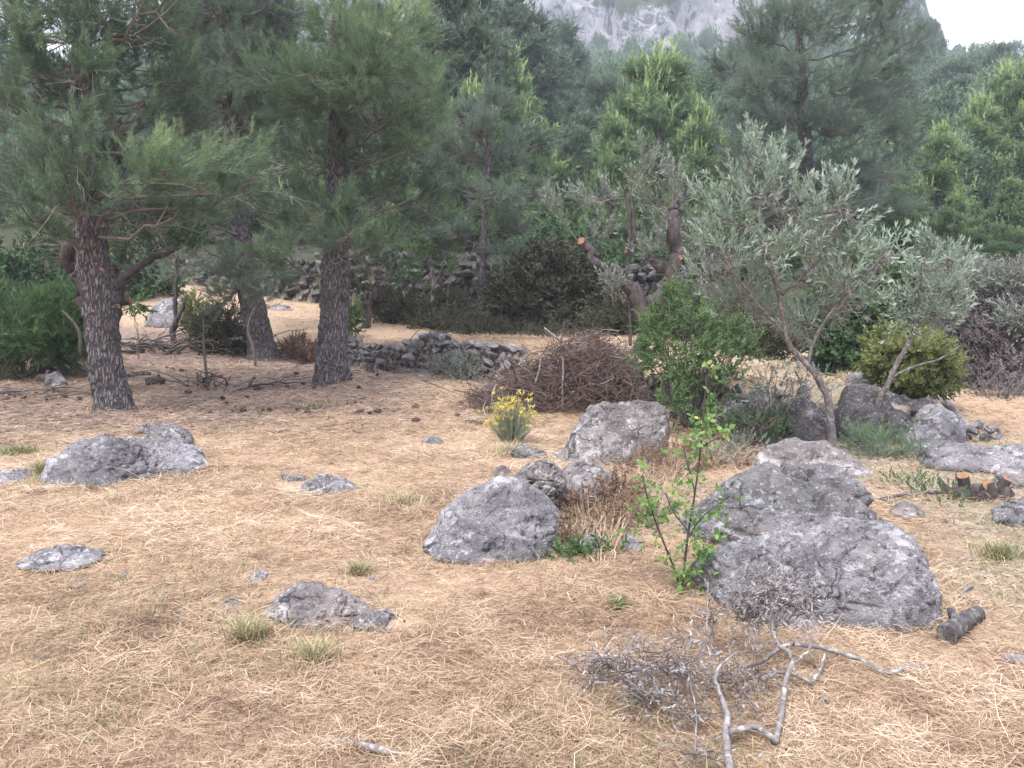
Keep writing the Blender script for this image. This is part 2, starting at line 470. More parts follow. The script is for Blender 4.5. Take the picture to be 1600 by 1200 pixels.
M['leaf_mauve'] = m_tint('mauve brown twig leaf', [(0, (.07, .056, .056)), (.5, (.145, .120, .118)), (1, (.28, .25, .245))], .9, .1)
M['bramble'] = m_tint('bramble leaf', [(0, (.030, .030, .022)), (.5, (.055, .062, .036)), (.8, (.10, .09, .06)), (1, (.24, .22, .18))], .7, .15)
M['brush'] = m_tint('dead brush', [(0, (.07, .048, .042)), (.5, (.135, .095, .083)), (.9, (.23, .18, .16)), (1, (.36, .33, .31))], .95)
M['dead_wood'] = m_wood('dead grey wood', (.13, .115, .115), (.25, .23, .22), (40, 40, 40), (.36, .36, .33))
M['dark_wood'] = m_wood('dark old bark', (.030, .024, .024), (.12, .10, .095), (30, 30, 8))
M['olive_bark'] = m_wood('olive bark', (.06, .05, .048), (.17, .145, .135), (30, 30, 10), (.22, .21, .20))
M['cut'] = m_wood('fresh cut wood', (.12, .068, .042), (.36, .19, .105), (26, 26, 26))
M['log'] = m_wood('weathered log bark', (.028, .025, .027), (.12, .108, .112), (40, 14, 40), (.17, .17, .14))
M['cone'] = m_wood('pine cone', (.03, .022, .02), (.11, .08, .065), (60, 60, 60))
M['straw'] = m_tint('dry straw', [(0, (0.1311, 0.0842, 0.0595)), (0.18, (0.2622, 0.1762, 0.118)), (0.5, (0.4457, 0.3223, 0.2141)), (0.8, (0.5768, 0.4426, 0.319)), (1, (0.6992, 0.5931, 0.472))], .8, .15)
M['litter'] = m_tint('needle litter', [(0, (.08, .055, .045)), (.5, (.22, .155, .115)), (1, (.42, .32, .23))], .9)
M['grass'] = m_tint('half dry grass', [(0, (.11, .14, .06)), (.4, (.23, .24, .12)), (.75, (.40, .36, .21)), (1, (.60, .50, .33))], .7, .25)
M['flower'] = m_tint('yellow flower', [(0, (.50, .38, .05)), (1, (.74, .62, .16))], .6, .2)
M['flower_stem'] = m_tint('grey green stem', [(0, (.18, .20, .13)), (.5, (.30, .34, .23)), (1, (.46, .46, .33))], .7, .15)

# --------------------------------------------------------------- ground
def m_ground():
    m, nt, ns, ln = new_mat('dry field earth')
    tc = ns.new('ShaderNodeTexCoord'); v = tc.outputs['Object']
    def zone(n):
        a = ns.new('ShaderNodeAttribute'); a.attribute_name = n; return a.outputs['Fac']
    s = ramp(ns, [(.28, (.17, .115, .078)), (.42, (.34, .24, .16)), (.55, (.46, .335, .22)), (.75, (.60, .455, .32))])
    ln.new(noise(ns, ln, v, 16, 10, .78, .6), s.inputs[0])
    l = ramp(ns, [(.3, (.12, .085, .072)), (.55, (.23, .17, .14)), (.75, (.36, .28, .22))]); ln.new(noise(ns, ln, v, 7, 9, .75, .3), l.inputs[0])
    g = ramp(ns, [(.3, (.14, .12, .10)), (.5, (.28, .24, .19)), (.62, (.24, .25, .13)), (.8, (.42, .36, .28))]); ln.new(noise(ns, ln, v, 11, 9, .75, .3), g.inputs[0])
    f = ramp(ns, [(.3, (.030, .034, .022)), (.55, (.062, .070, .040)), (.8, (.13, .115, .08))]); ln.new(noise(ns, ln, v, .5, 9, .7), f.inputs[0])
    b = ramp(ns, [(.35, g3(0)), (.65, g3(.6))]); ln.new(noise(ns, ln, v, .9, 5, .6), b.inputs[0])
    c = mixc(ns, ln, b.outputs[0], s.outputs[0], (.36, .26, .175))
    c = mixc(ns, ln, zone('litter'), c, l.outputs[0])
    c = mixc(ns, ln, zone('gravel'), c, g.outputs[0])
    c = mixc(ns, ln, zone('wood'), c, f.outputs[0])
    finish(ns, ln, c, .95, noise(ns, ln, v, 30, 6, .7), .8, .03)
    return m
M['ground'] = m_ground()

def zones(x, y):
    p = np.stack([x, y, 0 * x], -1).reshape(-1, 3)
    n = fbm(p * .9, 4).reshape(x.shape) * .5
    e1 = np.interp(x, E1X, E1Y); e2 = np.interp(x, E2X, E2Y)
    lit = sstep(8.2, 10.8, y + n * 3 + np.clip(-x - 3, 0, 3) * .3) * (1 - sstep(-2.2, 0.3, x + n * 2)) * (1 - sstep(-.3, .3, y - e1))
    lit = np.maximum(lit * .9, .55 * sstep(-.4, .2, .35 + n - np.abs(y - 22.0 + 0 * x) * .3) * 0)
    gra = sstep(1.9, 3.2, x + n * 1.2 + (y - 5) * -.12) * sstep(3.3, 4.6, y + n) * (1 - sstep(4.6, 5.6, x) * sstep(7.5, 9, y))
    gra = np.maximum(gra, sstep(0.5, .9, 1.45 - np.hypot((x - 1.0) / 1.0, (y - 6.1) / 1.2) + n * .5) * .7)
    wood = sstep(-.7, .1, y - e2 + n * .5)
    # strip of dark scrub floor in front of the upper wall on the right
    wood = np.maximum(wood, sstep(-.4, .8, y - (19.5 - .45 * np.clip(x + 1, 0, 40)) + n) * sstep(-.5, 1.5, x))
    return lit, np.clip(gra, 0, 1) * .85, wood

def build_ground():
    az = np.radians(np.concatenate([np.linspace(-180, -42, 24)[:-1], np.linspace(-42, 42, 361), np.linspace(42, 180, 24)[1:]]))
    r = [0.4]
    while r[-1] < 430: r.append(r[-1] * (1.0125 if 2 < r[-1] < 30 else 1.03))
    r = np.array(r)
    A, R = np.meshgrid(az, r)
    X = R * np.sin(A); Y = R * np.cos(A)
    Z = hgt(X, Y)
    n, m = X.shape
    i = np.arange(n - 1)[:, None] * m + np.arange(m - 1)[None]
    q = np.stack([i, i + 1, i + m + 1, i + m], -1).reshape(-1, 4)
    v = np.stack([X, Y, Z], -1).reshape(-1, 3)
    f = [q, np.stack([np.arange(m - 1), np.full(m - 1, n * m), np.arange(1, m)], -1)[:, ::-1]]
    v = np.vstack([v, [[0, 0, hz(0, 0)]]])
    o = mesh_obj('ground', v, f, M['ground'], smooth=True)
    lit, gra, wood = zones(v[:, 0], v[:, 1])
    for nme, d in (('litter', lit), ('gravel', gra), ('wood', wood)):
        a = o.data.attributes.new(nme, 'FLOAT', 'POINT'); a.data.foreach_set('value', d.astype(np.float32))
    tag(o, kind='structure')
build_ground()

# --------------------------------------------------------------- the limestone mountain
def m_cliff():
    m, nt, ns, ln = new_mat('limestone cliff')
    tc = ns.new('ShaderNodeTexCoord')
    mp = ns.new('ShaderNodeMapping'); mp.inputs['Scale'].default_value = (1, 1, .6); ln.new(tc.outputs['Object'], mp.inputs[0]); v = mp.outputs[0]
    r = ramp(ns, [(.28, (.24, .23, .26)), (.42, (.44, .425, .45)), (.56, (.62, .60, .61)), (.75, (.74, .70, .67))]); ln.new(noise(ns, ln, v, .10, 10, .7, .6), r.inputs[0])
    d = ramp(ns, [(.44, g3(.9)), (.50, g3(0))]); ln.new(noise(ns, ln, v, .13, 11, .74, 1.6), d.inputs[0])
    c = mixc(ns, ln, d.outputs[0], r.outputs[0], (.12, .12, .13))
    a = ns.new('ShaderNodeAttribute'); a.attribute_name = 'scrub'
    gr = ramp(ns, [(.3, (.05, .07, .04)), (.7, (.16, .19, .10))]); ln.new(noise(ns, ln, v, .35, 8, .7), gr.inputs[0])
    ad = ns.new('ShaderNodeMath'); ad.operation = 'ADD'; ln.new(a.outputs['Fac'], ad.inputs[0]); ln.new(noise(ns, ln, v, .5, 8, .7), ad.inputs[1])
    gm = ramp(ns, [(.95, g3(0)), (1.02, g3(1))]); ln.new(ad.outputs[0], gm.inputs[0])
    # colour ramps clamp at one, so halve first
    hv = ns.new('ShaderNodeMath'); hv.operation = 'MULTIPLY'; hv.inputs[1].default_value = .5; ln.new(ad.outputs[0], hv.inputs[0]); ln.new(hv.outputs[0], gm.inputs[0])
    gm.color_ramp.elements[0].position = .46; gm.color_ramp.elements[1].position = .52
    c = mixc(ns, ln, gm.outputs[0], c, gr.outputs[0])
    finish(ns, ln, c, .95, noise(ns, ln, v, .5, 10, .75), 1.0, 3.0)
    return m

def build_mountain():
    az = np.radians(np.linspace(-44, 44, 420)); t = np.linspace(0, 1, 200)
    top = np.interp(np.degrees(az), [-44, -34, -27, -24, -21, -17.5, -14, -8, 0, 8, 16, 20, 23.0, 24.2, 26, 29, 36, 44],
                    [7, 8.5, 9.0, 11.5, 14, 17.5, 21, 26, 29, 31, 29, 24, 19.6, 16.0, 13.0, 11, 9, 8])
    A, T = np.meshgrid(az, t)
    R = 188 + 150 * (0.55 * T ** 1.5 + .45 * T)
    el = np.radians(top)[None] * 1.0
    base = 8.0 + 0 * A
    ztop = np.tan(el) * 338 + 1.6
    Z = base + (ztop - base) * (1 - (1 - T) ** 1.6)
    X = R * np.sin(A); Y = R * np.cos(A)
    p = np.stack([X, Y, Z], -1).reshape(-1, 3)
    f1, f2, cid = voro(p / np.array([16, 16, 26.]))
    d = (cid - .5) * 9 + (np.clip(f2 - f1, 0, .35) - .2) * 16 + fbm(p * .035, 4) * 12 + np.abs(fbm(p * .12 + 7, 4)) * -7 + fbm(p * .4, 3) * 1.6
    d = d * sstep(0.02, .2, T.ravel()) * np.where(np.degrees(A.ravel()) < 40, 1, 1)
    nv = np.stack([-np.sin(A), -np.cos(A), 0.5 + 0 * A], -1).reshape(-1, 3)
    p = p + nv * d[:, None]
    n, m = X.shape
    i = np.arange(n - 1)[:, None] * m + np.arange(m - 1)[None]
    q = np.stack([i, i + 1, i + m + 1, i + m], -1).reshape(-1, 4)
    o = mesh_obj('mountain', p, q, m_cliff(), smooth=False)
    ad = np.degrees(A.ravel())
    elv = np.degrees(np.arctan2(p[:, 2] - CAMZ, np.hypot(p[:, 0], p[:, 1])))
    sc_ = .10 + .55 * fbm(p * .03 + 3, 4) + .45 * (1 - sstep(12, 15.5, elv + 3 * fbm(p * .03, 3))) + .55 * np.exp(-((ad - 8.5) / 3.5) ** 2) * sstep(16.5, 18.5, elv) + .3 * (sstep(19, 24, ad))
    a = o.data.attributes.new('scrub', 'FLOAT', 'POINT'); a.data.foreach_set('value', np.clip(sc_ + .25, -1, 2).astype(np.float32))
    tag(o, kind='structure')
build_mountain()

if HAZE > 0:
    x0, x1, y0, y1, z0, z1 = -445, 445, -445, 445, -9.0, 260
    v = [(x, y, z) for x in (x0, x1) for y in (y0, y1) for z in (z0, z1)]
    f = [(0, 1, 3, 2), (4, 6, 7, 5), (0, 4, 5, 1), (2, 3, 7, 6), (0, 2, 6, 4), (1, 5, 7, 3)]
    hm, nt, ns, ln = new_mat('haze')
    pv = ns.new('ShaderNodeVolumePrincipled'); pv.inputs['Density'].default_value = HAZE
    pv.inputs['Color'].default_value = (.80, .88, 1, 1); pv.inputs['Anisotropy'].default_value = .2
    ho = ns.new('ShaderNodeOutputMaterial'); ln.new(pv.outputs[0], ho.inputs['Volume'])
    tag(mesh_obj('haze', v, np.array(f), hm), kind='stuff')
# ================================================================== trees and plants: generators
def trunk_path(px, Y, n=28, extra=None, base=None):
    """px: list of (px, py, width_px) from the base up, at depth Y (or (px,py,w,Y))"""
    pts = []; rad = []
    for q in px:
        y = q[3] if len(q) > 3 else Y
        pts.append(P(q[0], q[1], y)); rad.append(q[2] / 2 / F * y)
    a = smooth_path(np.column_stack([np.array(pts), np.array(rad)]), n)
    return a[:, :3], np.maximum(a[:, 3], .004)

def rough_trunk(pts, rad, sides=40, n=150, amp=.018, flare=0.25, kv=24., kz=6.0):
    """bark-plated trunk surface"""
    a = smooth_path(np.column_stack([pts, rad]), n)
    p, r = a[:, :3], a[:, 3].copy()
    l = np.concatenate([[0], np.cumsum(np.linalg.norm(np.diff(p, axis=0), axis=1))])
    tg = nrm(np.gradient(p, axis=0)); u = nrm(np.cross(tg, [0.2, 1, 0.1])); w_ = np.cross(tg, u)
    th = np.arange(sides) * 2 * math.pi / sides
    cs = np.cos(th)[None, :, None] * u[:, None] + np.sin(th)[None, :, None] * w_[:, None]
    r = r * (1 + flare * np.exp(-l / .16))
    q = p[:, None] + r[:, None, None] * cs
    f1, f2, cid = voro((q * np.array([kv, kv, kz])).reshape(-1, 3))
    d = (np.clip((f2 - f1), 0, .35) / .35 - .6 + .5 * (cid - .5)).reshape(q.shape[:2]) * amp
    d = d + fbm((q * 3).reshape(-1, 3), 3).reshape(d.shape) * .03 * (r[:, None] / .2)
    if flare: d = d + (np.maximum(0, np.cos(th * 3 + 1) * .5 + .3 * np.cos(th * 5)) * .5)[None] * r[:, None] * np.exp(-l / .10)[:, None]
    v = (p[:, None] + (r[:, None] + d * np.minimum(1, r[:, None] / .1))[:, :, None] * cs).reshape(-1, 3)
    i = np.arange(n - 1)[:, None] * sides + np.arange(sides)[None]
    j = np.arange(n - 1)[:, None] * sides + (np.arange(sides)[None] + 1) % sides
    return v, np.stack([i, j, j + sides, i + sides], -1).reshape(-1, 4)

T_NEAR = [needle_tuft(56, .40, .024, .75, RNG) for _ in range(3)]
T_MID = [needle_tuft(20, .5, .055, .7, RNG) for _ in range(2)]
T_FAR = [needle_tuft(14, .50, .085, .8, RNG) for _ in range(2)]

def at_z(pts, rad, z):
    i = int(np.argmin(np.abs(pts[:, 2] - z))); return pts[i], rad[i]

class Crown:
    def __init__(self, rng): self.rng = rng; self.tw = Tubes(); self.p = []; self.d = []; self.s = []; self.t = []
    def clump(self, trunk, rad, c, r, nsub=10, nshoot=6, up=.55, drop=.30, shoot=.24, tint=.35, tip=.5, bare=3, brad=None,
              attach=None, tsc=1.0, dead=.35, zmin=None, sag=0.0, twist=.4):
        rng = self.rng; c = np.asarray(c, float); r = np.asarray(r, float)
        hd = np.hypot(*(c[:2] - trunk[np.argmin(np.abs(trunk[:, 2] - c[2]))][:2]))
        if attach is None:
            za = c[2] - drop * hd + rng.normal(0, .15)
            if zmin is not None: za = max(za, zmin)
            a, ra = at_z(trunk, rad, za)
        else: a, ra = np.asarray(attach, float), .1
        L = np.linalg.norm(c - a)
        mid = (a + c) / 2 + np.array([0, 0, (-.10 + sag) * L]) + rng.normal(0, .06 * L, 3)
        br = wiggle(bez(a, mid, c + (c - a) / max(L, .1) * r.mean() * .5, 9), .02 * L, rng)
        b0 = brad if brad else min(ra * .42, .007 + .009 * L, .028)
        self.tw.add(br, np.linspace(b0, .007 * tsc, 9), 6, rng.uniform(.2, .6))
        q = c + in_ball(nsub, rng, .12) * r
        k = rng.uniform(.38, 1, nsub)
        for j in range(nsub):
            s = br[int(k[j] * 8)]
            d = np.linalg.norm(q[j] - s)
            m = (s + q[j]) / 2 + np.array([0, 0, -.08 * d]) + rng.normal(0, .08 * d, 3)
            sb = bez(s, m, q[j], 5)
            self.tw.add(sb, np.linspace(.008, .003, 5) * tsc, 3, rng.uniform(.3, .9), cap=False)
            tt = rng.uniform(.35, 1.05, nshoot); ii = np.clip((tt * 4), 0, 3.99).astype(int); ff = (tt * 4 - ii)[:, None]
            pp = sb[ii] + (sb[ii + 1] - sb[ii]) * ff
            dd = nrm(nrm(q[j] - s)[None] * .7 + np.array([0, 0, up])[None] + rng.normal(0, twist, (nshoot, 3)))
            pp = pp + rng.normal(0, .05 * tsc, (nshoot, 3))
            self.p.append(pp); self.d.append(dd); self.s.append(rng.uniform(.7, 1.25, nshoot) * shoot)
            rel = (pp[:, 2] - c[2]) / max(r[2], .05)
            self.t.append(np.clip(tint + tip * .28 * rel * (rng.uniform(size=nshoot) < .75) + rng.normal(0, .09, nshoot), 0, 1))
        nb = int(bare)
        for j in range(nb):      # leafless lower twigs
            s = br[rng.integers(2, 8)]
            e = s + nrm(np.append(c[:2] - a[:2], 0) * .8 + rng.normal(0, .6, 3)) * rng.uniform(.3, .9) * min(L, 2) * .5 + np.array([0, 0, -.12])
            tp = wiggle(bez(s, (s + e) / 2 + rng.normal(0, .08, 3), e, 6), .02, rng)
            ti = rng.uniform(.6, 1)
            self.tw.add(tp, np.linspace(.006, .002, 6) * tsc, 3, ti, cap=False)
            for _ in range(3):
                s2 = tp[rng.integers(2, 5)]; e2 = s2 + nrm(e - s + rng.normal(0, .35, 3)) * rng.uniform(.1, .35)
                self.tw.add([s2, (s2 + e2) / 2 + rng.normal(0, .02, 3), e2], np.array([.003, .0022, .0015]) * tsc, 3, ti, cap=False)
    def leaves(self, tmpls):
        p, d, s, t = map(np.concatenate, (self.p, self.d, self.s, self.t))
        k = self.rng.integers(0, len(tmpls), len(p))
        return joinm([scatter(tmpls[i], p[k == i], d[k == i], s[k == i], t[k == i], self.rng) for i in range(len(tmpls)) if (k == i).any()])

def rnd_pads(rng, cx, Y, px0, px1, py0, py1, n, rpx, dy):
    out = []
    for _ in range(n):
        out.append((rng.uniform(px0, px1), rng.uniform(py0, py1), rng.uniform(*rpx), Y + rng.uniform(*dy)))
    return out

CONE = None
def cone_mesh():
    global CONE
    if CONE is None:
        v, f = [], []
        rows, sd = 7, 8
        for i in range(rows):
            t = i / (rows - 1)
            for k in range(sd):
                a = 2 * math.pi * (k + .5 * (i % 2)) / sd
                r = .021 * math.sin(math.pi * (.12 + .86 * t)) ** .7 * (1 + .22 * (k % 2))
                v.append((r * math.cos(a), r * math.sin(a), .075 * (t - .5)))
        for i in range(rows - 1):
            for k in range(sd):
                f.append((i * sd + k, i * sd + (k + 1) % sd, (i + 1) * sd + (k + 1) % sd, (i + 1) * sd + k))
        o = mesh_obj('pine_cone', v, np.array(f), M['cone'])
        CONE = o.data; bpy.data.objects.remove(o)
    return CONE

def add_cones(parent, base, crown, n, rng, sc=1.0, name='cone'):
    p = np.concatenate(crown.p)
    for i in rng.choice(len(p), n, replace=False):
        o = bpy.data.objects.new(name, cone_mesh()); C.objects.link(o); o.parent = parent
        q = p[i] - np.asarray(base); o.location = (q[0], q[1], q[2] - .06)
        o.rotation_euler = rng.uniform(-2, 2, 3); o.scale = [sc * rng.uniform(.8, 1.3)] * 3

def stub(parent, base, pos, d, r, l, mat='bark'):
    """sawn branch stub with a fresh cut face"""
    d = nrm(np.asarray(d, float)); pos = np.asarray(pos, float)
    t = Tubes(); t.add([pos, pos + d * l * .6, pos + d * l], [r * 1.25, r * 1.05, r], 10, cap=False)
    o = t.build('branch_stub', M[mat], parent, base)
    u = nrm(np.cross(d, [.3, .2, .9])); w_ = np.cross(d, u)
    a = np.arange(12) * 2 * math.pi / 12
    e = pos + d * (l + .002)
    v = np.vstack([e + d * .004, e + (np.cos(a)[:, None] * u + np.sin(a)[:, None] * w_) * r * 1.0])
    f = np.array([(0, 1 + k, 1 + (k + 1) % 12) for k in range(12)])
    mesh_obj('cut_face', v, f, M['cut'], o, base)

# ================================================================== near pines
def near_pine(name, label, tr, Y, pads, seed, sides=48, amp=.03, stubs=(), cones=8, rand=(), leaf='needle', tmpl=None, shoot=.25, density=1.0):
    rng = np.random.default_rng(seed)
    pts, rad = trunk_path(tr, Y)
    base = np.array([pts[0][0], pts[0][1], hz(pts[0][0], pts[0][1])])
    pts[0][2] = base[2] - .12
    o = thing(name, base, label, 'pine tree')
    v, f = rough_trunk(pts, rad, sides, 260, amp)
    mesh_obj('trunk', v, f, M['bark'], o, base, smooth=True)
    cr = Crown(rng)
    for pd in pads:
        px, py, rx, ry, dY = pd[:5]; kw = pd[5] if len(pd) > 5 else {}
        y = Y + dY; k = y / F
        c = P(px, py, y)
        r = np.array([rx * k, min(rx * k, .8) * .9, ry * k])
        vol = r[0] * r[2] / .35
        ns_ = int(max(8, 21 * vol * density))
        cr.clump(pts, rad, c, r, **{**dict(nsub=ns_, nshoot=7, shoot=shoot, bare=4, zmin=base[2] + 1.6), **kw})
    for pd in rand:
        for (px, py, rr, y) in rnd_pads(rng, 0, Y, *pd[:4], pd[4], pd[5], pd[6]):
            c = P(px, py, y); k = y / F
            r = np.array([rr * k, rr * k, rr * k * .6])
            kw = pd[7] if len(pd) > 7 else {}
            cr.clump(pts, rad, c, r, **{**dict(nsub=int(max(6, 19 * density * r[0] * r[2] / .35)), nshoot=6, shoot=shoot, bare=4, zmin=base[2] + 1.6), **kw})
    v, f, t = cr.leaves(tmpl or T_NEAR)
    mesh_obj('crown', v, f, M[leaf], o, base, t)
    cr.tw.build('branchwork', M['twig'], o, base)
    for (px, py, r, l, dirv) in stubs:
        q, rr = at_z(pts, rad, P(px, py, Y)[2])
        d = nrm(np.asarray(dirv, float)); stub(o, base, q + d * rr * .85, d, r, l)
    if cones: add_cones(o, base, cr, cones, rng)
    print(name, len(f))
    return o

near_pine('pine_tree', 'thick scaly pine trunk with sawn orange stubs, behind the long white-topped boulder', 
    [(179, 664, 56), (172, 610, 52), (162, 540, 49), (151, 450, 46), (143, 375, 44), (134, 300, 33), (130, 200, 30), (129, 100, 27), (128, 0, 24), (128, -160, 18), (130, -330, 7)], 10.6,
    [(280, 255, 105, 45, -1.0, dict(tint=.55, tip=1.1)), (350, 235, 60, 40, -.6, dict(tint=.58, tip=1.1)), (225, 275, 70, 40, -1.2, dict(tint=.5)), (300, 300, 110, 32, -.8, dict(tint=.38)),
     (60, 250, 80, 40, -1.0), (30, 170, 70, 50, -.6), (70, 60, 80, 55, .3), (30, 110, 60, 40, -.8), (215, 60, 75, 45, .4), (90, 300, 90, 35, -.4), (20, 320, 60, 30, -1.2),
     (200, 180, 70, 26, -.5, dict(tint=.3)), (260, 165, 60, 30, .5), (70, 150, 70, 40, .6), (240, 20, 90, 40, -.4), (60, -10, 90, 50, -.3), (330, 180, 60, 40, .6), (180, 240, 60, 30, .8),
     (20, 30, 60, 50, -1.0, dict(tint=.5)), (160, 330, 70, 22, .8, dict(tint=.3)), (250, 330, 70, 22, .4, dict(tint=.3)), (390, 290, 50, 30, -.3), (110, 215, 60, 30, -1.3), (126, 90, 50, 34, -.9, dict(tint=.42)), (112, 285, 60, 26, -1.2, dict(tint=.42)), (140, 20, 50, 34, -.8), (310, 115, 60, 36, .2)],
    3, rand=[(-60, 330, -330, -20, 26, (40, 85), (-1.6, 1.6)), (-300, -30, -100, 300, 8, (50, 80), (-1, 1.5)), (-40, 380, 60, 330, 9, (35, 60), (.8, 2.2), dict(tint=.25)), (-40, 330, -60, 150, 16, (45, 70), (-.2, 1.6), dict(tint=.36))],
    stubs=[(150, 402, .018, .04, (-.1, -1, .1)), (152, 423, .026, .05, (.75, -.7, .1)), (150, 457, .018, .04, (-.15, -1, .1)), (158, 502, .018, .04, (.12, -1, .05)), (147, 470, .03, .12, (1, -.2, .25))], cones=9)

near_pine('pine_tree', 'straight upright pine with a flared furrowed trunk, left of the low rubble wall',
    [(518, 611, 56), (518, 590, 50), (521, 520, 47), (523, 440, 42), (525, 340, 36), (527, 240, 30), (529, 140, 25), (531, 30, 21), (533, -120, 15), (535, -300, 6)], 13.6,
    [(440, 395, 55, 28, -1.2, dict(tint=.55, tip=1.0)), (540, 365, 60, 26, -1.0, dict(tint=.5, tip=1.0)), (590, 375, 40, 24, -.6, dict(tint=.5)), (490, 345, 60, 22, -.4, dict(tint=.42)),
     (500, 120, 110, 60, -1.0, dict(tint=.5, tip=1.0)), (590, 60, 80, 60, -1.4, dict(tint=.62, tip=1.2)), (620, 30, 60, 50, -1.0, dict(tint=.68, tip=1.2)), (530, 40, 80, 55, -.9, dict(tint=.58, tip=1.1)),
     (470, 150, 60, 50, -.7, dict(tint=.52)), (640, 150, 60, 45, -.8, dict(tint=.55, tip=1)), (665, 205, 40, 38, -.6, dict(tint=.55)), (600, 190, 70, 40, -.4), (560, 250, 80, 30, .2, dict(tint=.3)),
     (460, 215, 55, 28, .2), (430, 120, 60, 40, .3), (640, 265, 60, 26, .3, dict(tint=.3, bare=10)), (590, 300, 60, 20, .2, dict(tint=.3, bare=10)), (410, 330, 60, 24, .1), (470, 300, 60, 22, .4, dict(bare=8)),
     (650, 100, 50, 50, -.2, dict(tint=.5)), (555, 130, 60, 40, -1.5, dict(tint=.5)), (522, 315, 44, 20, -1.0, dict(tint=.4)), (690, 290, 40, 22, .2, dict(tint=.3, bare=10)), (660, 330, 40, 20, .4, dict(tint=.35, bare=8))],
    5, rand=[(380, 690, -320, -30, 24, (45, 85), (-1.4, 1.4)), (400, 660, 60, 320, 10, (35, 55), (.4, 1.8), dict(tint=.28, bare=8))], cones=12)

near_pine('pine_tree', 'stout leaning pine trunk half hidden by green sprays, left of the straight pine',
    [(412, 556, 44), (404, 520, 40), (395, 480, 38), (385, 430, 36), (376, 370, 33), (368, 300, 30), (362, 200, 26), (358, 80, 20), (355, -60, 14), (352, -160, 6)], 17.0,
    [(400, 455, 40, 22, -.9), (372, 420, 55, 22, -.8), (425, 430, 34, 22, -.5), (330, 395, 60, 22, -.4), (440, 370, 55, 20, 0), (300, 350, 70, 24, .2), (352, 470, 26, 22, -.3, dict(tint=.3))],
    8, rand=[(270, 470, -120, 330, 34, (34, 62), (-1.8, 1.8), dict(tint=.26)), (300, 440, -40, 150, 14, (40, 60), (-1.5, 1.5), dict(tint=.22, bare=12))], leaf='needle_dull', cones=8, sides=32, amp=.025, shoot=.28)

near_pine('pine_tree', 'slim bare-stemmed pine with a grey twiggy crown before the upper wall',
    [(749, 516, 17), (751, 480, 13), (754, 420, 11), (757, 360, 10), (760, 300, 9), (763, 230, 7), (765, 150, 5), (766, 100, 2)], 20.5,
    [(700, 360, 40, 20, -.6, dict(bare=8)), (800, 350, 40, 22, -.5), (770, 300, 50, 22, -.8, dict(bare=8)), (720, 290, 45, 24, .2, dict(bare=12, tint=.2)), (700, 235, 40, 26, -.3, dict(bare=14, tint=.22)), (800, 240, 36, 30, .3),
     (740, 200, 45, 28, -.5, dict(bare=14, tint=.25)), (775, 160, 32, 30, 0), (715, 170, 34, 26, .4, dict(bare=10)), (760, 250, 50, 24, .6, dict(bare=12)), (690, 310, 40, 20, .5, dict(bare=12, tint=.2)), (830, 300, 30, 20, .2), (780, 390, 40, 14, .2)],
    9, leaf='needle_veiled', cones=10, sides=20, amp=.012, shoot=.30, density=1.2)

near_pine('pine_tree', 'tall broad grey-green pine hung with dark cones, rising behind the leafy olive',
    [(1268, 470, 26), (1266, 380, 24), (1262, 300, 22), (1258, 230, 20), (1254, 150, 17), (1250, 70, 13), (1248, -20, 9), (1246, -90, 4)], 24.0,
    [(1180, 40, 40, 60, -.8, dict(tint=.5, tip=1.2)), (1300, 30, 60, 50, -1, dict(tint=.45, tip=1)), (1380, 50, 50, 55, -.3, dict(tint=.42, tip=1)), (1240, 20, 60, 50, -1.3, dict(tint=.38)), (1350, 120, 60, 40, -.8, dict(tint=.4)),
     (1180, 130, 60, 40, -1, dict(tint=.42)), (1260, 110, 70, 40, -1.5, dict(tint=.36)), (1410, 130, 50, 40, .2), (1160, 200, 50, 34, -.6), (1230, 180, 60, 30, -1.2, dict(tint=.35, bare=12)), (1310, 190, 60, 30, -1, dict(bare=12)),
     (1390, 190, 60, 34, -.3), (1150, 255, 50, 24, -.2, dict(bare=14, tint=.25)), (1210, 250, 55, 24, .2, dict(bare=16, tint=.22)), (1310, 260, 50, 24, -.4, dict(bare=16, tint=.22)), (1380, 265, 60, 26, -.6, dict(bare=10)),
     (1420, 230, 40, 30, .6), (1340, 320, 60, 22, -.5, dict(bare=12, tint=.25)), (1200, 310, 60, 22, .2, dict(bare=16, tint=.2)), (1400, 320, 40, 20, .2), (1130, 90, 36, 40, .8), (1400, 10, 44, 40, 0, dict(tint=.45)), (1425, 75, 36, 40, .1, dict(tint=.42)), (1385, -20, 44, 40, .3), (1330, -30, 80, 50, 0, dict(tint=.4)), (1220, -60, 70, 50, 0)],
    14, rand=[(1150, 1430, -80, 300, 9, (40, 60), (-.6, 2.2), dict(tint=.3, bare=8))], leaf='needle_veiled', cones=44, sides=24, amp=.015, shoot=.34, density=.62)
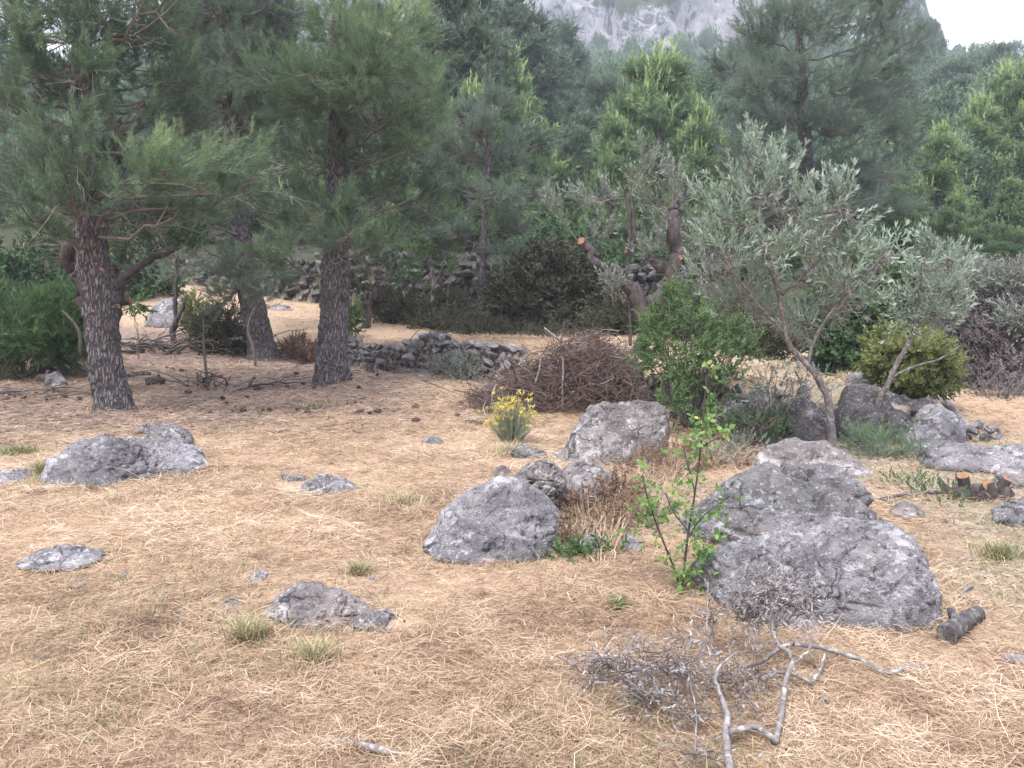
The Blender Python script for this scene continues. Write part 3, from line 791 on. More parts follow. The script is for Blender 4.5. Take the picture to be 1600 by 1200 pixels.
# ================================================================== rocks
def icosphere(sub):
    t = (1 + 5 ** .5) / 2
    v = nrm(np.array([(-1, t, 0), (1, t, 0), (-1, -t, 0), (1, -t, 0), (0, -1, t), (0, 1, t), (0, -1, -t), (0, 1, -t), (t, 0, -1), (t, 0, 1), (-t, 0, -1), (-t, 0, 1)], float))
    f = np.array([(0, 11, 5), (0, 5, 1), (0, 1, 7), (0, 7, 10), (0, 10, 11), (1, 5, 9), (5, 11, 4), (11, 10, 2), (10, 7, 6), (7, 1, 8), (3, 9, 4), (3, 4, 2), (3, 2, 6), (3, 6, 8), (3, 8, 9), (4, 9, 5), (2, 4, 11), (6, 2, 10), (8, 6, 7), (9, 8, 1)])
    for _ in range(sub):
        e = np.sort(np.vstack([f[:, [0, 1]], f[:, [1, 2]], f[:, [2, 0]]]), 1)
        u, inv = np.unique(e, axis=0, return_inverse=True); inv = inv.ravel()
        m = nrm(v[u].mean(1)); n = len(v); k = len(f)
        a, b, c = n + inv[:k], n + inv[k:2 * k], n + inv[2 * k:]
        v = np.vstack([v, m])
        f = np.vstack([np.stack([f[:, 0], a, c], 1), np.stack([f[:, 1], b, a], 1), np.stack([f[:, 2], c, b], 1), np.stack([a, b, c], 1)])
    return v, f
ICO = {s: icosphere(s) for s in (2, 3, 4, 5)}
_v, _f = icosphere(6); ICO[6] = (_v, _f)

FOOT = []       # rock footprints kept free of straw: x, y, rx, ry, rot

def rock(label, top, Y, depth, seed, mat='rock', slant=0.0, rough=1.0, sub=5, box=.8, lean=.25, bury=.35, name='boulder', cat='rock', ground=None, block=.5, cracks=(), group=None, lift=0.0, facet=1.0):
    """top: skyline of the rock in photo pixels, left foot to right foot; Y: distance of its middle; slant: dY per px"""
    top = np.array(top, float); pc = (top[0, 0] + top[-1, 0]) / 2
    w = np.array([P(a, b, Y + slant * (a - pc)) for a, b in top])
    c = (w[0] + w[-1]) / 2
    zg = hz(c[0], c[1]) if ground is None else ground
    base = np.array([c[0], c[1], zg])
    ax = nrm(np.array([w[-1][0] - w[0][0], w[-1][1] - w[0][1], 0])); ay = np.array([-ax[1], ax[0], 0])
    X = (w - base) @ ax; Z = np.maximum(w[:, 2] - zg, -.02)
    half = (X[-1] - X[0]) / 2
    X = X * 1.0
    lo = min(bury * max(Z), .4 * half) + .06
    th = np.arctan2(np.maximum(Z, 0) + 1e-6, X); r = np.hypot(X, np.maximum(Z, 0))
    o = np.argsort(th); th, r = th[o], r[o]
    tf = np.linspace(0, math.pi, 181); rf = np.interp(tf, th, r)
    k = np.exp(-np.linspace(-2, 2, 13) ** 2); k /= k.sum()
    rf = np.convolve(np.pad(rf, 6, mode='edge'), k, 'valid')
    v, f = ICO[sub]
    v = v.copy()
    cc = np.hypot(v[:, 0], v[:, 2]); t = np.arctan2(v[:, 2], v[:, 0])
    low = t < 0
    R = np.interp(np.abs(t), tf, rf)
    R = np.where(low, np.where(np.abs(t) < math.pi / 2, rf[0] + (lo - rf[0]) * np.abs(np.sin(t)), rf[-1] + (lo - rf[-1]) * np.abs(np.sin(t))), R)
    ce = cc ** box
    x = R * ce * np.cos(t); z = R * ce * np.sin(t)
    yy = np.sign(v[:, 1]) * np.abs(v[:, 1]) ** box * depth / 2
    zt = max(Z)
    yy = yy * (1 - lean * np.clip(z / max(zt, .05), 0, 1)) + lean * .25 * depth * np.clip(z / max(zt, .05), 0, 1)
    p = np.stack([x, yy, z], 1)
    s = (half * 2 + zt) / 2.0
    rr_ = np.random.default_rng(seed + 900); sc3 = np.array([max(half, .02), depth / 2, max(zt, .03)])
    u = p / sc3
    for _ in range(12):
        dq = nrm(rr_.normal(size=3) * [1, 1.2, 1] + [0, -.35, .15]); hh = rr_.uniform(.80, .97)
        sdt = u @ dq; u = u - np.maximum(sdt - hh, 0)[:, None] * dq * (.85 * facet)
    p = u * sc3
    nv = nrm(v * np.array([1 / max(half, .01), 2 / depth, 1 / max(zt, .01)]) * s)
    q = p / s + seed * 3.17
    d = fbm(q * 1.6, 4) * .10 * s
    f1, f2, cid = voro(q * np.array([1.9, 1.9, 2.3]))
    d += block * ((cid - .5) * .10 * sstep(0, .3, f2 - f1) - .05 * np.exp(-((f2 - f1) / .07) ** 2)) * s
    d += rough * (fbm(q * 7, 4) * .030 - np.abs(fbm(q * 11 + 4, 4)) * .050) * min(s, .9)
    e1_, e2_, _c = voro(p * 6.5 + seed); d -= rough * .022 * np.exp(-((e2_ - e1_) / .05) ** 2) * sstep(-.1, .25, fbm(p * 2.1 + seed, 2))
    pit = sstep(.25, .55, fbm(p * 22 + seed, 3)); d -= rough * pit * .012
    p = p + nv * d[:, None]
    for (a, b, ang, wd, dp) in cracks:      # crack line in local x,z: through (a,b), direction ang
        dist = np.abs((p[:, 0] - a) * math.sin(ang) - (p[:, 2] - b) * math.cos(ang) + .05 * fbm(p * 4 + 2, 3))
        p = p - nv * (np.exp(-(dist / wd) ** 2) * dp)[:, None]
    p[:, 2] += lift
    W = base + p[:, :1] * ax + p[:, 1:2] * ay + p[:, 2:3] * np.array([0, 0, 1.0])
    ob = mesh_obj(name, W, f, M[mat], None, base, smooth=True)
    tag(ob, label, cat, group)
    FOOT.append((base[0] + ay[0] * 0, base[1], half, depth / 2, math.atan2(ax[1], ax[0])))
    return ob

# --- the rocks in the grass
rock('long low boulder with a white lichened crown, in front of the stub-scarred pine', [(62, 793), (78, 768), (84, 722), (108, 702), (148, 686), (185, 683), (215, 690), (248, 697), (290, 700), (318, 702), (330, 722), (326, 746)], 7.15, .95, 1, slant=.0032, sub=6, rough=1.2, facet=.45, cracks=[(-.62, .2, 1.2, .03, .05), (.34, .2, 2.2, .03, .05)], lean=.35)
rock('weathered low rock joined behind the long white-topped boulder', [(222, 690), (236, 668), (262, 664), (285, 676), (302, 700)], 8.1, .5, 2, 'rock_dark', name='rock')
rock('small brownish stone at the foot of the pine trunk with orange stubs', [(214, 674), (222, 662), (234, 660), (244, 672)], 9.1, .2, 31, 'rock_warm', sub=4, name='stone', cat='stone')
rock('low grey rock cut off by the left picture edge', [(-40, 768), (-20, 742), (10, 736), (40, 740), (58, 756), (64, 772)], 7.0, .6, 3, name='rock', lean=.4)
rock('pale flat-backed rock low in the straw, nearest the left edge', [(18, 912), (40, 884), (84, 866), (112, 864), (150, 874), (174, 890)], 4.85, .42, 4, name='rock', lean=.3, slant=.0012, block=.15, lift=.008)
rock('whitish humped rock alone in the middle of the straw', [(440, 800), (470, 770), (490, 751), (520, 747), (548, 754), (564, 780), (560, 798)], 6.55, .5, 5, 'rock', name='rock')
rock('thin tilted slab leaning on the humped rock in the straw', [(427, 784), (448, 766), (472, 755), (486, 762), (480, 786)], 6.85, .3, 6, 'rock_warm', sub=4, name='slab', cat='stone')
rock('round grey boulder pitted with dark holes, beside the brown dry weeds', [(660, 862), (680, 834), (704, 802), (740, 772), (778, 756), (815, 758), (850, 778), (872, 812), (880, 860), (868, 890)], 5.25, .9, 7, sub=6, lean=.40, box=.72, block=.25, facet=.2)
rock('knobbly white-capped stone resting on top of the round pitted boulder', [(800, 756), (806, 736), (836, 719), (862, 724), (882, 742), (884, 756)], 5.72, .40, 8, 'rock_warm', sub=5, name='stone', cat='stone', ground=P(842, 758, 5.72)[2], bury=.75, rough=1.6)
rock('low rough rock in the weeds behind the white-capped stone', [(862, 775), (880, 730), (920, 724), (950, 738), (985, 766), (1000, 790)], 6.15, .7, 9, 'rock_warm', name='rock', rough=1.3)
rock('tall wedge-shaped boulder with a white top in front of the brush pile', [(858, 735), (880, 700), (905, 654), (930, 632), (980, 622), (1022, 622), (1044, 636), (1053, 664), (1050, 705), (1044, 740)], 7.9, 1.0, 10, 'rock_warm', sub=6, lean=.4, block=.45)
rock('broken low rock beneath the yellow-flowered plant', [(776, 722), (786, 704), (806, 699), (830, 700), (852, 704), (858, 722)], 7.9, .35, 12, 'rock_dark', name='rock', rough=1.6)
rock('small grey block alone in the mown straw, left of the flowers', [(656, 704), (664, 687), (680, 683), (692, 694), (696, 706)], 8.6, .26, 13, 'rock_dark', sub=4, name='stone', cat='stone')
rock('small dark stone left of the knobbly white-capped stone', [(766, 746), (774, 732), (790, 729), (800, 744)], 7.0, .2, 14, 'rock_dark', sub=4, name='stone', cat='stone')
rock('front block of the split grey boulder, largest rock near the camera', [(1085, 905), (1104, 858), (1138, 838), (1190, 832), (1260, 832), (1350, 828), (1408, 834), (1438, 856), (1447, 930), (1442, 1000)], 4.36, 1.1, 15, sub=6, lean=.10, box=.58, block=.5, facet=.55, bury=.5, cracks=[(-.05, .25, 1.75, .02, .03)])
rock('rear block of the split grey boulder, cracked across its face', [(1050, 850), (1085, 772), (1130, 752), (1190, 742), (1260, 737), (1310, 742), (1338, 764), (1352, 800), (1420, 850)], 5.25, .95, 16, 'rock_dark', sub=6, lean=.30, block=.55, cracks=[(.1, .38, -.35, .02, .05)])
rock('mottled dark rock rising low out of the straw, with green grass before it', [(402, 985), (418, 948), (440, 928), (470, 920), (505, 930), (545, 946), (584, 972), (590, 985)], 4.1, .42, 17, 'rock_warm', rough=1.7, name='rock', lean=.4)
rock('flat whitish slab flush with the straw beside the mottled dark rock', [(535, 995), (555, 978), (600, 976), (650, 986), (664, 998)], 3.95, .22, 18, 'rock', name='slab', cat='stone', sub=4)
rock('small flat bluish stone bedded in straw, left of the mottled dark rock', [(336, 964), (346, 948), (366, 944), (378, 956)], 4.15, .2, 19, name='stone', cat='stone', sub=4)
rock('flat triangular stone just behind the mottled dark rock', [(380, 930), (396, 914), (418, 911), (420, 928)], 4.6, .22, 20, name='stone', cat='stone', sub=4)
rock('small pink and white stone below the pale flat-backed rock', [(106, 938), (116, 928), (132, 923), (142, 933)], 4.45, .1, 21, 'rock_warm', name='stone', cat='stone', sub=4)
rock('little bluish pebble in the straw to the right of the pink stone', [(184, 920), (192, 914), (202, 919)], 4.6, .07, 22, name='stone', cat='stone', sub=3)
rock('pale pointed stone lying in brown weeds behind the round boulder', [(944, 780), (948, 768), (960, 764), (974, 776)], 6.0, .12, 23, 'rock_warm', name='stone', cat='stone', sub=4)
rock('white stone in the weeds between round boulder and sapling', [(968, 856), (976, 840), (990, 837), (1002, 852)], 5.0, .14, 24, name='stone', cat='stone', sub=4)
rock('small pale stone behind the sapling leaves', [(1006, 808), (1014, 798), (1028, 797), (1034, 808)], 5.6, .12, 25, name='stone', cat='stone', sub=4)
rock('dark stone sunk in weeds beside the round boulder', [(906, 860), (914, 838), (930, 832), (938, 856)], 5.05, .15, 26, 'rock_dark', name='stone', cat='stone', sub=4)
rock('broad flat rock under the foot of the leafy olive', [(1160, 730), (1176, 700), (1215, 692), (1262, 690), (1310, 702), (1345, 722), (1366, 748)], 7.3, .8, 27, 'rock_warm', name='rock', lean=.4)
rock('pinkish knobbly rock in the gravel, right of the split boulder', [(1388, 812), (1400, 794), (1418, 786), (1432, 790), (1444, 810)], 5.9, .22, 28, 'rock_warm', name='stone', cat='stone', sub=4)
rock('grey boulder cut off by the right picture edge', [(1548, 826), (1572, 798), (1600, 784), (1640, 776), (1670, 820)], 5.7, .5, 29, name='rock')
rock('broad low slab behind the sawn stump', [(1440, 716), (1462, 694), (1500, 688), (1550, 690), (1610, 692), (1660, 700), (1690, 740)], 7.6, .8, 30, 'rock', name='slab', cat='rock', lean=.5)
rock('roundish rock between the sawn stump and the right picture edge', [(1556, 772), (1562, 742), (1590, 728), (1625, 730), (1640, 766)], 6.75, .4, 32, 'rock_warm', name='rock')
rock('angular stone on the straw far left, beside black charred wood', [(70, 597), (76, 584), (92, 581), (106, 589), (106, 598)], 13.2, .25, 33, 'rock', name='stone', cat='stone', sub=4)
rock('pale domed rock on the terrace, left of the straight pine', [(410, 500), (418, 482), (432, 478), (452, 488), (466, 502)], 22.5, .8, 34, 'rock', name='rock', sub=4)
rock('big pale rock on the slope behind the broken dead trunk', [(226, 500), (240, 478), (262, 466), (286, 462), (300, 480), (306, 500)], 20.5, 1.2, 35, 'rock', name='rock', sub=4)

# --- big stones of the tumbled wall on the right
for lab, top, Y, dp, sd, mt in [
    ('broad pitted rock backing the wall behind the large tilted block', [(1296, 700), (1306, 642), (1340, 612), (1392, 606), (1436, 630), (1452, 700)], 9.6, .7, 52, 'rock_wall'),
    ('hulking dark rock in the wall between the green shrub and the olive stem', [(1092, 706), (1102, 628), (1140, 600), (1196, 604), (1230, 636), (1240, 706)], 10.15, .8, 53, 'rock_wall'),
    ('long low rock on the terrace lip between the olive stem and the yellow-green bush', [(1282, 650), (1296, 612), (1330, 598), (1372, 604), (1400, 622), (1412, 650)], 9.45, .5, 54, 'rock_wall'),
    ('large tilted block closing the right end of the tumbled wall', [(1410, 704), (1416, 656), (1438, 638), (1470, 632), (1490, 646), (1508, 676), (1504, 704)], 8.5, .55, 40, 'rock'),
    ('dark pitted wall stone, left neighbour of the large tilted block', [(1372, 690), (1384, 652), (1404, 640), (1424, 650), (1430, 690)], 8.75, .5, 41, 'rock_wall'),
    ('long dark stone on top of the tumbled wall', [(1322, 660), (1330, 630), (1352, 618), (1392, 622), (1420, 636), (1424, 654)], 8.95, .5, 42, 'rock_wall'),
    ('wall stone showing just right of the olive stem', [(1302, 684), (1308, 640), (1326, 626), (1348, 640), (1372, 690)], 8.9, .5, 43, 'rock_wall'),
    ('broad wall stone just left of the olive stem', [(1216, 690), (1224, 640), (1250, 624), (1280, 630), (1296, 690)], 9.1, .5, 44, 'rock_wall'),
    ('upright blackish wall stone under the grey weeds', [(1156, 690), (1164, 632), (1184, 614), (1212, 618), (1226, 690)], 9.3, .5, 45, 'rock_wall'),
    ('wall stone with a deep gap beside it, right of the tall wedge boulder', [(1106, 690), (1114, 634), (1134, 612), (1160, 616), (1170, 690)], 9.5, .5, 46, 'rock_wall'),
    ('low rounded stone at the foot of the wall beneath the weeds', [(1146, 704), (1158, 682), (1190, 672), (1216, 684), (1222, 706)], 8.7, .35, 47, 'rock_wall'),
    ('pale oblong stone lying on the terrace edge above the wall', [(1318, 598), (1326, 586), (1348, 582), (1362, 590), (1364, 600)], 10.9, .35, 48, 'rock'),
    ('squared block under the pale oblong stone on the terrace', [(1338, 632), (1340, 602), (1364, 600), (1384, 602), (1392, 632)], 10.3, .4, 49, 'rock_wall'),
    ('rough stone behind the brush pile, left of the green shrub', [(986, 632), (990, 606), (1012, 596), (1034, 606), (1040, 632)], 10.7, .4, 50, 'rock_wall'),
]:
    rock(lab, top, Y, dp, sd, mt, sub=4, lean=.15, rough=1.5, name='wall_stone', cat='stone', group='big stones of the tumbled wall', ground=min(hz(P(*top[0], Y)[0], Y - .45), P(*top[0], Y)[2]), bury=.3)

# ================================================================== dry stone walls
STONES = []
for k in range(10):
    v, f = ICO[3]
    rr = np.random.default_rng(100 + k)
    q = v.copy()
    for _ in range(10):
        d = nrm(rr.normal(size=3)); h = rr.uniform(.38, .72)
        s = q @ d; q = q - np.maximum(s - h, 0)[:, None] * d * .97
    q = q * (1 + .07 * fbm(v * 2.5 + k * 7, 4) + .03 * fbm(v * 9 + k, 2))[:, None]
    STONES.append((q, f))

def stone_wall(label, line, height, size, seed, mat='rock_wall', thick=.35, foot=0.0, ruin=.25, group=None, face=0.0):
    rng = np.random.default_rng(seed)
    line = np.array(line, float)
    L = np.concatenate([[0], np.cumsum(np.linalg.norm(np.diff(line, axis=0), axis=1))])
    vs, fs, n = [], [], 0
    zoff = 0.0
    for lay in range(60):
        s = -rng.uniform(0, size)
        hl = size * (.62 if lay else .7)
        while s < L[-1]:
            st = size * rng.choice([.55, .8, 1.0, 1.35], p=[.25, .3, .3, .15]) * rng.uniform(.85, 1.15)
            x = np.interp(s, L, line[:, 0]); y = np.interp(s, L, line[:, 1])
            hh = np.interp(s, L, np.linspace(height[0], height[-1], len(L)) if len(height) == 2 else height) * (1 + ruin * float(fbm(np.array([[s * .7, seed, 0]]), 2)[0]) * 2)
            if zoff < hh:
                zg = min(hz(x, y - .5), hz(x, y))
                for row in range(2):
                    q, f = STONES[rng.integers(10)]
                    a = rng.uniform(0, 6.28); ca, sa = math.cos(a), math.sin(a)
                    Q = q * np.array([st * .60, st * .55, hl * rng.uniform(.62, .85)])
                    tl = rng.normal(0, .18)
                    Q = np.stack([Q[:, 0], Q[:, 1], Q[:, 2] + tl * Q[:, 0]], 1)
                    Q = np.stack([Q[:, 0] * ca - Q[:, 1] * sa * 0.8, Q[:, 0] * sa * .8 + Q[:, 1] * ca, Q[:, 2]], 1)
                    Q = Q + [x + rng.normal(0, .02), y + face + row * thick * .7 + zoff * .12 + rng.normal(0, .04), zg + foot + zoff + hl * .35]
                    vs.append(Q); fs.append(f + n); n += len(Q)
            s += st * .98
        zoff += hl
        if zoff > max(height) * 1.4: break
    base = np.array([*line[len(line) // 2], hz(*line[len(line) // 2])])
    o = mesh_obj('stone_wall', np.concatenate(vs), np.concatenate(fs), M[mat], None, base, smooth=True)
    return tag(o, label, 'stone wall', group)

stone_wall('low tumbled rubble wall running down from the straight pine to the brush pile', [(-4.6, 17.9), (-3.6, 17.2), (-2.4, 16.1), (-1.4, 15.1), (-.5, 14.2), (.2, 13.4)], [.15, .42, .60, .62, .58, .5], .20, 1, 'rock_dark', ruin=.3)
stone_wall('dark dry-stone wall behind the terrace between the straight pine and the mound of brambles', [(-7.2, 25.4), (-6.2, 25.0), (-4, 24.0), (-2.2, 23.0), (-.8, 22.2), (.6, 21.8), (2.6, 21.1), (4.2, 20.5)], [1.1, 1.3, 1.4, 1.45, 1.4, 1.4, 1.4, 1.3], .34, 2, ruin=.12)
stone_wall('distant tumbled wall seen between the stub-scarred pine and the leaning pine', [(-12, 27.9), (-9.5, 26.7), (-7.4, 25.6)], [.8, 1.0, 1.0], .34, 5, ruin=.3)
stone_wall('smaller stones of the tumbled wall behind the leafy olive', [(1.3, 11.5), (1.7, 10.7), (2.2, 9.8), (3.2, 9.5), (4.2, 9.15), (4.75, 9.5)], [.6, .6, .4, .36, .3, .2], .26, 3, ruin=.3)
stone_wall('loose rubble spilling beside the large tilted wall block', [(4.25, 8.65), (4.6, 8.7), (5.0, 8.75)], [.12, .12, .1], .13, 4, 'rock', ruin=.2)
# ================================================================== olives, shrubs, thickets
def jit_ell(n, rng, c, r, lump=.35, seed=0, shell=.35):
    d = nrm(rng.normal(size=(n, 3)))
    rad = rng.uniform(shell ** 3, 1, n) ** (1 / 3.0)
    k = 1 + lump * fbm(d * 2.2 + seed, 3) * 1.6
    return np.asarray(c) + d * (rad * k)[:, None] * np.asarray(r), d

OLV = [leaf_sprig(13, .34, .075, .75, RNG, alt=False) for _ in range(3)]
RND = [leaf_sprig(9, .42, .22, 1.0, RNG, True) for _ in range(3)]
TINY = [leaf_sprig(14, .26, .13, .95, RNG, True) for _ in range(3)]
BIGL = [leaf_sprig(5, .42, .25, 1.1, RNG, True, a0=.3) for _ in range(2)]
SPIKE = [needle_tuft(12, .6, .05, .5, RNG) for _ in range(2)]

def shrub(name, label, cat, balls, base, tmpls, leaf, n, size, seed, tint=.5, wood='brush', stems=14, group=None, up=.5, fine=1.0, parts=True):
    """balls: list of (centre, radii, share)"""
    rng = np.random.default_rng(seed)
    base = np.asarray(base, float)
    P_, D_, T_, tw = [], [], [], Tubes()
    for bi, (c, r, share) in enumerate(balls):
        m = int(n * share)
        p, d = jit_ell(m, rng, c, r, .6, seed + bi * 3, .2)
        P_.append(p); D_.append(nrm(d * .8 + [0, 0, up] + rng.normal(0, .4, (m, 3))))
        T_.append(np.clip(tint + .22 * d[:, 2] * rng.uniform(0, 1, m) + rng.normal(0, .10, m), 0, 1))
        for k in range(max(2, int(stems * share))):
            q, _ = jit_ell(1, rng, c, np.asarray(r) * .95, .3, seed + bi * 3, .6)
            s = base + np.append(rng.normal(0, .12, 2) * np.asarray(r)[:2], -.05)
            pt = wiggle(bez(s, (s + q[0]) / 2 + rng.normal(0, .12, 3) * r, q[0], 8), .02, rng)
            tw.add(pt, np.linspace(.012, .003, 8) * fine, 4, rng.uniform(.2, .8), cap=False)
            for _ in range(4):
                s2 = pt[rng.integers(3, 7)]; e2 = s2 + nrm(rng.normal(size=3) + [0, 0, .4]) * rng.uniform(.2, .5) * np.mean(r)
                tw.add([s2, (s2 + e2) / 2 + rng.normal(0, .03, 3), e2], np.array([.005, .003, .002]) * fine, 3, rng.uniform(.2, .9), cap=False)
    p, d, t = map(np.concatenate, (P_, D_, T_))
    k = rng.integers(0, len(tmpls), len(p)); s = rng.uniform(.7, 1.3, len(p)) * size
    v, f, tt = joinm([scatter(tmpls[i], p[k == i], d[k == i], s[k == i], t[k == i], rng) for i in range(len(tmpls))])
    o = thing(name, base, label, cat, group)
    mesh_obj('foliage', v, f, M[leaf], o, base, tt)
    tw.build('stems' if False else 'stem', M[wood], o, base)
    return o

def pball(px, py, Y, rx, ry, rz=None):
    k = Y / F
    return P(px, py, Y), np.array([rx * k, (rz if rz else rx) * k, ry * k])

def limb_path(pts, Y, n=20):
    return trunk_path(pts, Y, n)

def olive(name, label, limbs, pads, Y, seed, leaf, bark, cuts=(), size=.2, dense=1.0, bare=5, extra_twigs=True, cat='olive tree', tsc=1.0):
    rng = np.random.default_rng(seed)
    paths = [limb_path(l, Y, 24) for l in limbs]
    b = paths[0][0][0]; base = np.array([b[0], b[1], hz(b[0], b[1])])
    if base[2] < b[2]: paths[0][0][0][2] = min(b[2], base[2] - .03)
    o = thing(name, base, label, cat)
    t = Tubes()
    for p, r in paths:
        p = wiggle(p, .25 * r.mean(), rng); r = r * (1 + .10 * rng.normal(size=len(r)))
        t.add(p, r, 10, .5)
    t.build('trunk', M[bark], o, base)
    cr = Crown(rng)
    allp = np.vstack([p for p, r in paths]); allr = np.concatenate([r for p, r in paths])
    for pd in pads:
        px, py, rx, ry, dY = pd[:5]; kw = pd[5] if len(pd) > 5 else {}
        y = Y + dY; k = y / F; c = P(px, py, y); r = np.array([rx * k, rx * k * .8, ry * k])
        ok = allp[:, 2] < c[2] + .1
        cand = allp[ok] if ok.any() else allp
        dd = np.linalg.norm(cand - c, axis=1) + .3 * np.abs(cand[:, 2] - c[2])
        a = cand[int(np.argsort(dd)[min(len(dd) - 1, rng.integers(0, 3))])]
        cr.clump(allp, allr, c, r, **{**dict(nsub=int(max(6, 10 * dense * (r[0] * r[2]) / .035)), nshoot=4, shoot=size, up=.75, bare=bare, attach=a, brad=.008 * tsc, tint=.5, tip=.35, tsc=.6 * tsc, twist=.35), **kw})
    v, f, tt = cr.leaves(OLV)
    mesh_obj('crown', v, f, M[leaf], o, base, tt)
    cr.tw.build('branchwork', M['twig'], o, base)
    for (px, py, r, l, d) in cuts:
        stub(o, base, P(px, py, Y), d, r, l, bark)
    return o

# --- the young olive with silvery leaves
olive('olive_tree', 'leafy silver-green olive with a thin bent stem growing from the broad flat rock',
    [[(1318, 748, 30), (1304, 722, 24), (1300, 690, 14), (1296, 630, 13), (1284, 600, 12), (1262, 570, 10), (1238, 548, 9), (1226, 520, 8), (1222, 480, 8), (1212, 440, 7), (1196, 400, 7), (1186, 350, 6), (1180, 290, 4), (1176, 230, 2)],
     [(1222, 460, 6), (1245, 440, 5), (1275, 410, 5), (1300, 370, 5), (1320, 330, 3)],
     [(1226, 520, 6), (1206, 500, 5), (1180, 470, 4), (1150, 430, 4), (1120, 390, 3)],
     [(1262, 570, 6), (1270, 540, 5), (1290, 500, 5), (1330, 450, 4), (1370, 410, 3)],
     [(1196, 400, 6), (1215, 360, 5), (1240, 310, 4), (1250, 270, 2)]],
    [(1176, 250, 26, 40, -.1), (1150, 285, 30, 30, 0), (1200, 300, 34, 34, -.15), (1120, 330, 30, 30, .1), (1165, 345, 40, 30, -.2), (1235, 330, 40, 34, -.1), (1285, 330, 36, 30, 0), (1320, 345, 26, 34, .1), (1300, 300, 24, 24, 0),
     (1110, 395, 30, 26, .1), (1140, 400, 34, 24, -.2), (1200, 395, 44, 26, -.25), (1260, 385, 44, 28, -.1), (1310, 395, 36, 26, 0), (1350, 405, 34, 24, .1), (1385, 390, 22, 18, .2), (1320, 440, 34, 22, -.1), (1270, 440, 40, 20, .3, dict(tint=.35)),
     (1230, 270, 24, 22, .1), (1106, 430, 26, 16, .2), (1165, 440, 36, 16, .3, dict(tint=.35)), (1340, 470, 30, 18, .1, dict(bare=9)), (1290, 480, 34, 16, .3, dict(bare=9)), (1190, 480, 34, 16, .3, dict(bare=10)), (1130, 470, 30, 14, .3, dict(bare=8)), (1240, 500, 34, 14, .3, dict(bare=10))],
    7.6, 21, 'olive', 'olive_bark', size=.21, dense=.52, bare=10)

# --- leaning olive on the right
olive('olive_tree', 'smaller silvery olive leaning right above the yellow-green bush',
    [[(1362, 664, 9), (1375, 625, 9), (1392, 590, 8), (1412, 550, 8), (1428, 515, 7), (1436, 480, 6), (1440, 440, 4), (1446, 400, 2)], [(1392, 590, 5), (1430, 572, 4), (1470, 560, 3), (1500, 540, 2)], [(1428, 515, 5), (1450, 490, 4), (1480, 460, 3), (1490, 410, 2)]],
    [(1455, 385, 18, 26, 0), (1440, 420, 28, 22, -.1), (1480, 410, 24, 28, .1), (1425, 455, 26, 22, 0), (1465, 450, 30, 24, -.1), (1495, 465, 22, 22, .1), (1410, 490, 20, 16, .1), (1450, 490, 30, 16, 0, dict(bare=8)), (1490, 500, 22, 18, .1, dict(bare=8)), (1505, 430, 14, 18, .2)],
    8.9, 22, 'olive', 'olive_bark', size=.21, dense=.6)

# --- hard pruned old olive
olive('pruned_olive_tree', 'hard-pruned old olive with thick crooked limbs and orange cut ends',
    [[(1000, 575, 30), (1004, 540, 27), (1006, 500, 28), (1000, 475, 30), (990, 455, 24), (968, 438, 18), (945, 424, 15), (930, 408, 14), (921, 390, 14), (908, 377, 15)],
     [(1006, 480, 22), (1024, 466, 22), (1042, 452, 22), (1050, 436, 22), (1040, 424, 18), (1024, 414, 16), (1014, 400, 10)],
     [(1050, 440, 20), (1056, 420, 17), (1058, 400, 14), (1059, 388, 13)],
     [(1046, 470, 22), (1052, 440, 24), (1054, 400, 22), (1052, 350, 20), (1054, 320, 12)],
     [(990, 458, 6), (984, 430, 6), (982, 400, 6), (984, 360, 5), (980, 320, 4), (976, 292, 3)], [(984, 400, 6), (990, 370, 6), (988, 335, 5), (984, 300, 4)], [(985, 540, 5), (984, 480, 5), (982, 440, 5)]],
    [(905, 310, 16, 14, .1, dict(bare=2)), (865, 318, 18, 8, 0, dict(bare=2)), (940, 312, 24, 24, .2), (1000, 280, 26, 26, .2), (1010, 250, 18, 20, .1), (1050, 275, 28, 20, .2), (1065, 300, 24, 22, .3), (1020, 320, 24, 30, .3), (940, 360, 18, 14, .2), (1040, 370, 24, 24, .1), (1012, 395, 22, 16, -.2), (960, 445, 16, 10, -.2), (1080, 350, 22, 30, .3), (1085, 400, 24, 24, .3)],
    13.0, 23, 'olive_dull', 'dark_wood', size=.24, dense=.36, bare=5, tsc=1.3,
    cuts=[(910, 379, .06, .05, (-.5, -.7, .45)), (1059, 392, .05, .06, (.1, -.8, .6)), (1060, 403, .04, .08, (.1, -1, 0)), (979, 394, .025, .05, (-.4, -1, .1))])

# --- dark olive behind the stub-scarred pine
olive('carob_tree', 'gnarled black-barked tree forking right behind the stub-scarred pine',
    [[(160, 562, 36), (158, 530, 34), (150, 500, 34), (140, 470, 28), (128, 445, 26), (116, 425, 22), (112, 400, 20), (110, 376, 18)],
     [(160, 520, 40), (172, 495, 30), (180, 468, 22), (186, 445, 18), (196, 432, 15), (215, 418, 13), (236, 404, 11), (256, 396, 9), (276, 388, 6)],
     [(178, 480, 15), (188, 472, 13), (198, 470, 12)], [(186, 450, 16), (178, 430, 15), (172, 412, 12)]],
    [(262, 390, 30, 16, .2), (230, 385, 40, 18, .4), (200, 410, 20, 14, .3), (110, 370, 30, 18, .4), (90, 400, 26, 16, .6), (300, 370, 40, 20, .4), (250, 360, 50, 20, .6), (60, 380, 40, 20, .7), (180, 350, 50, 20, .8)],
    12.4, 24, 'leaf_dark', 'dark_wood', size=.22, dense=.6, cuts=[(198, 470, .045, .05, (.9, -.5, .25))], cat='tree', tsc=1.3)

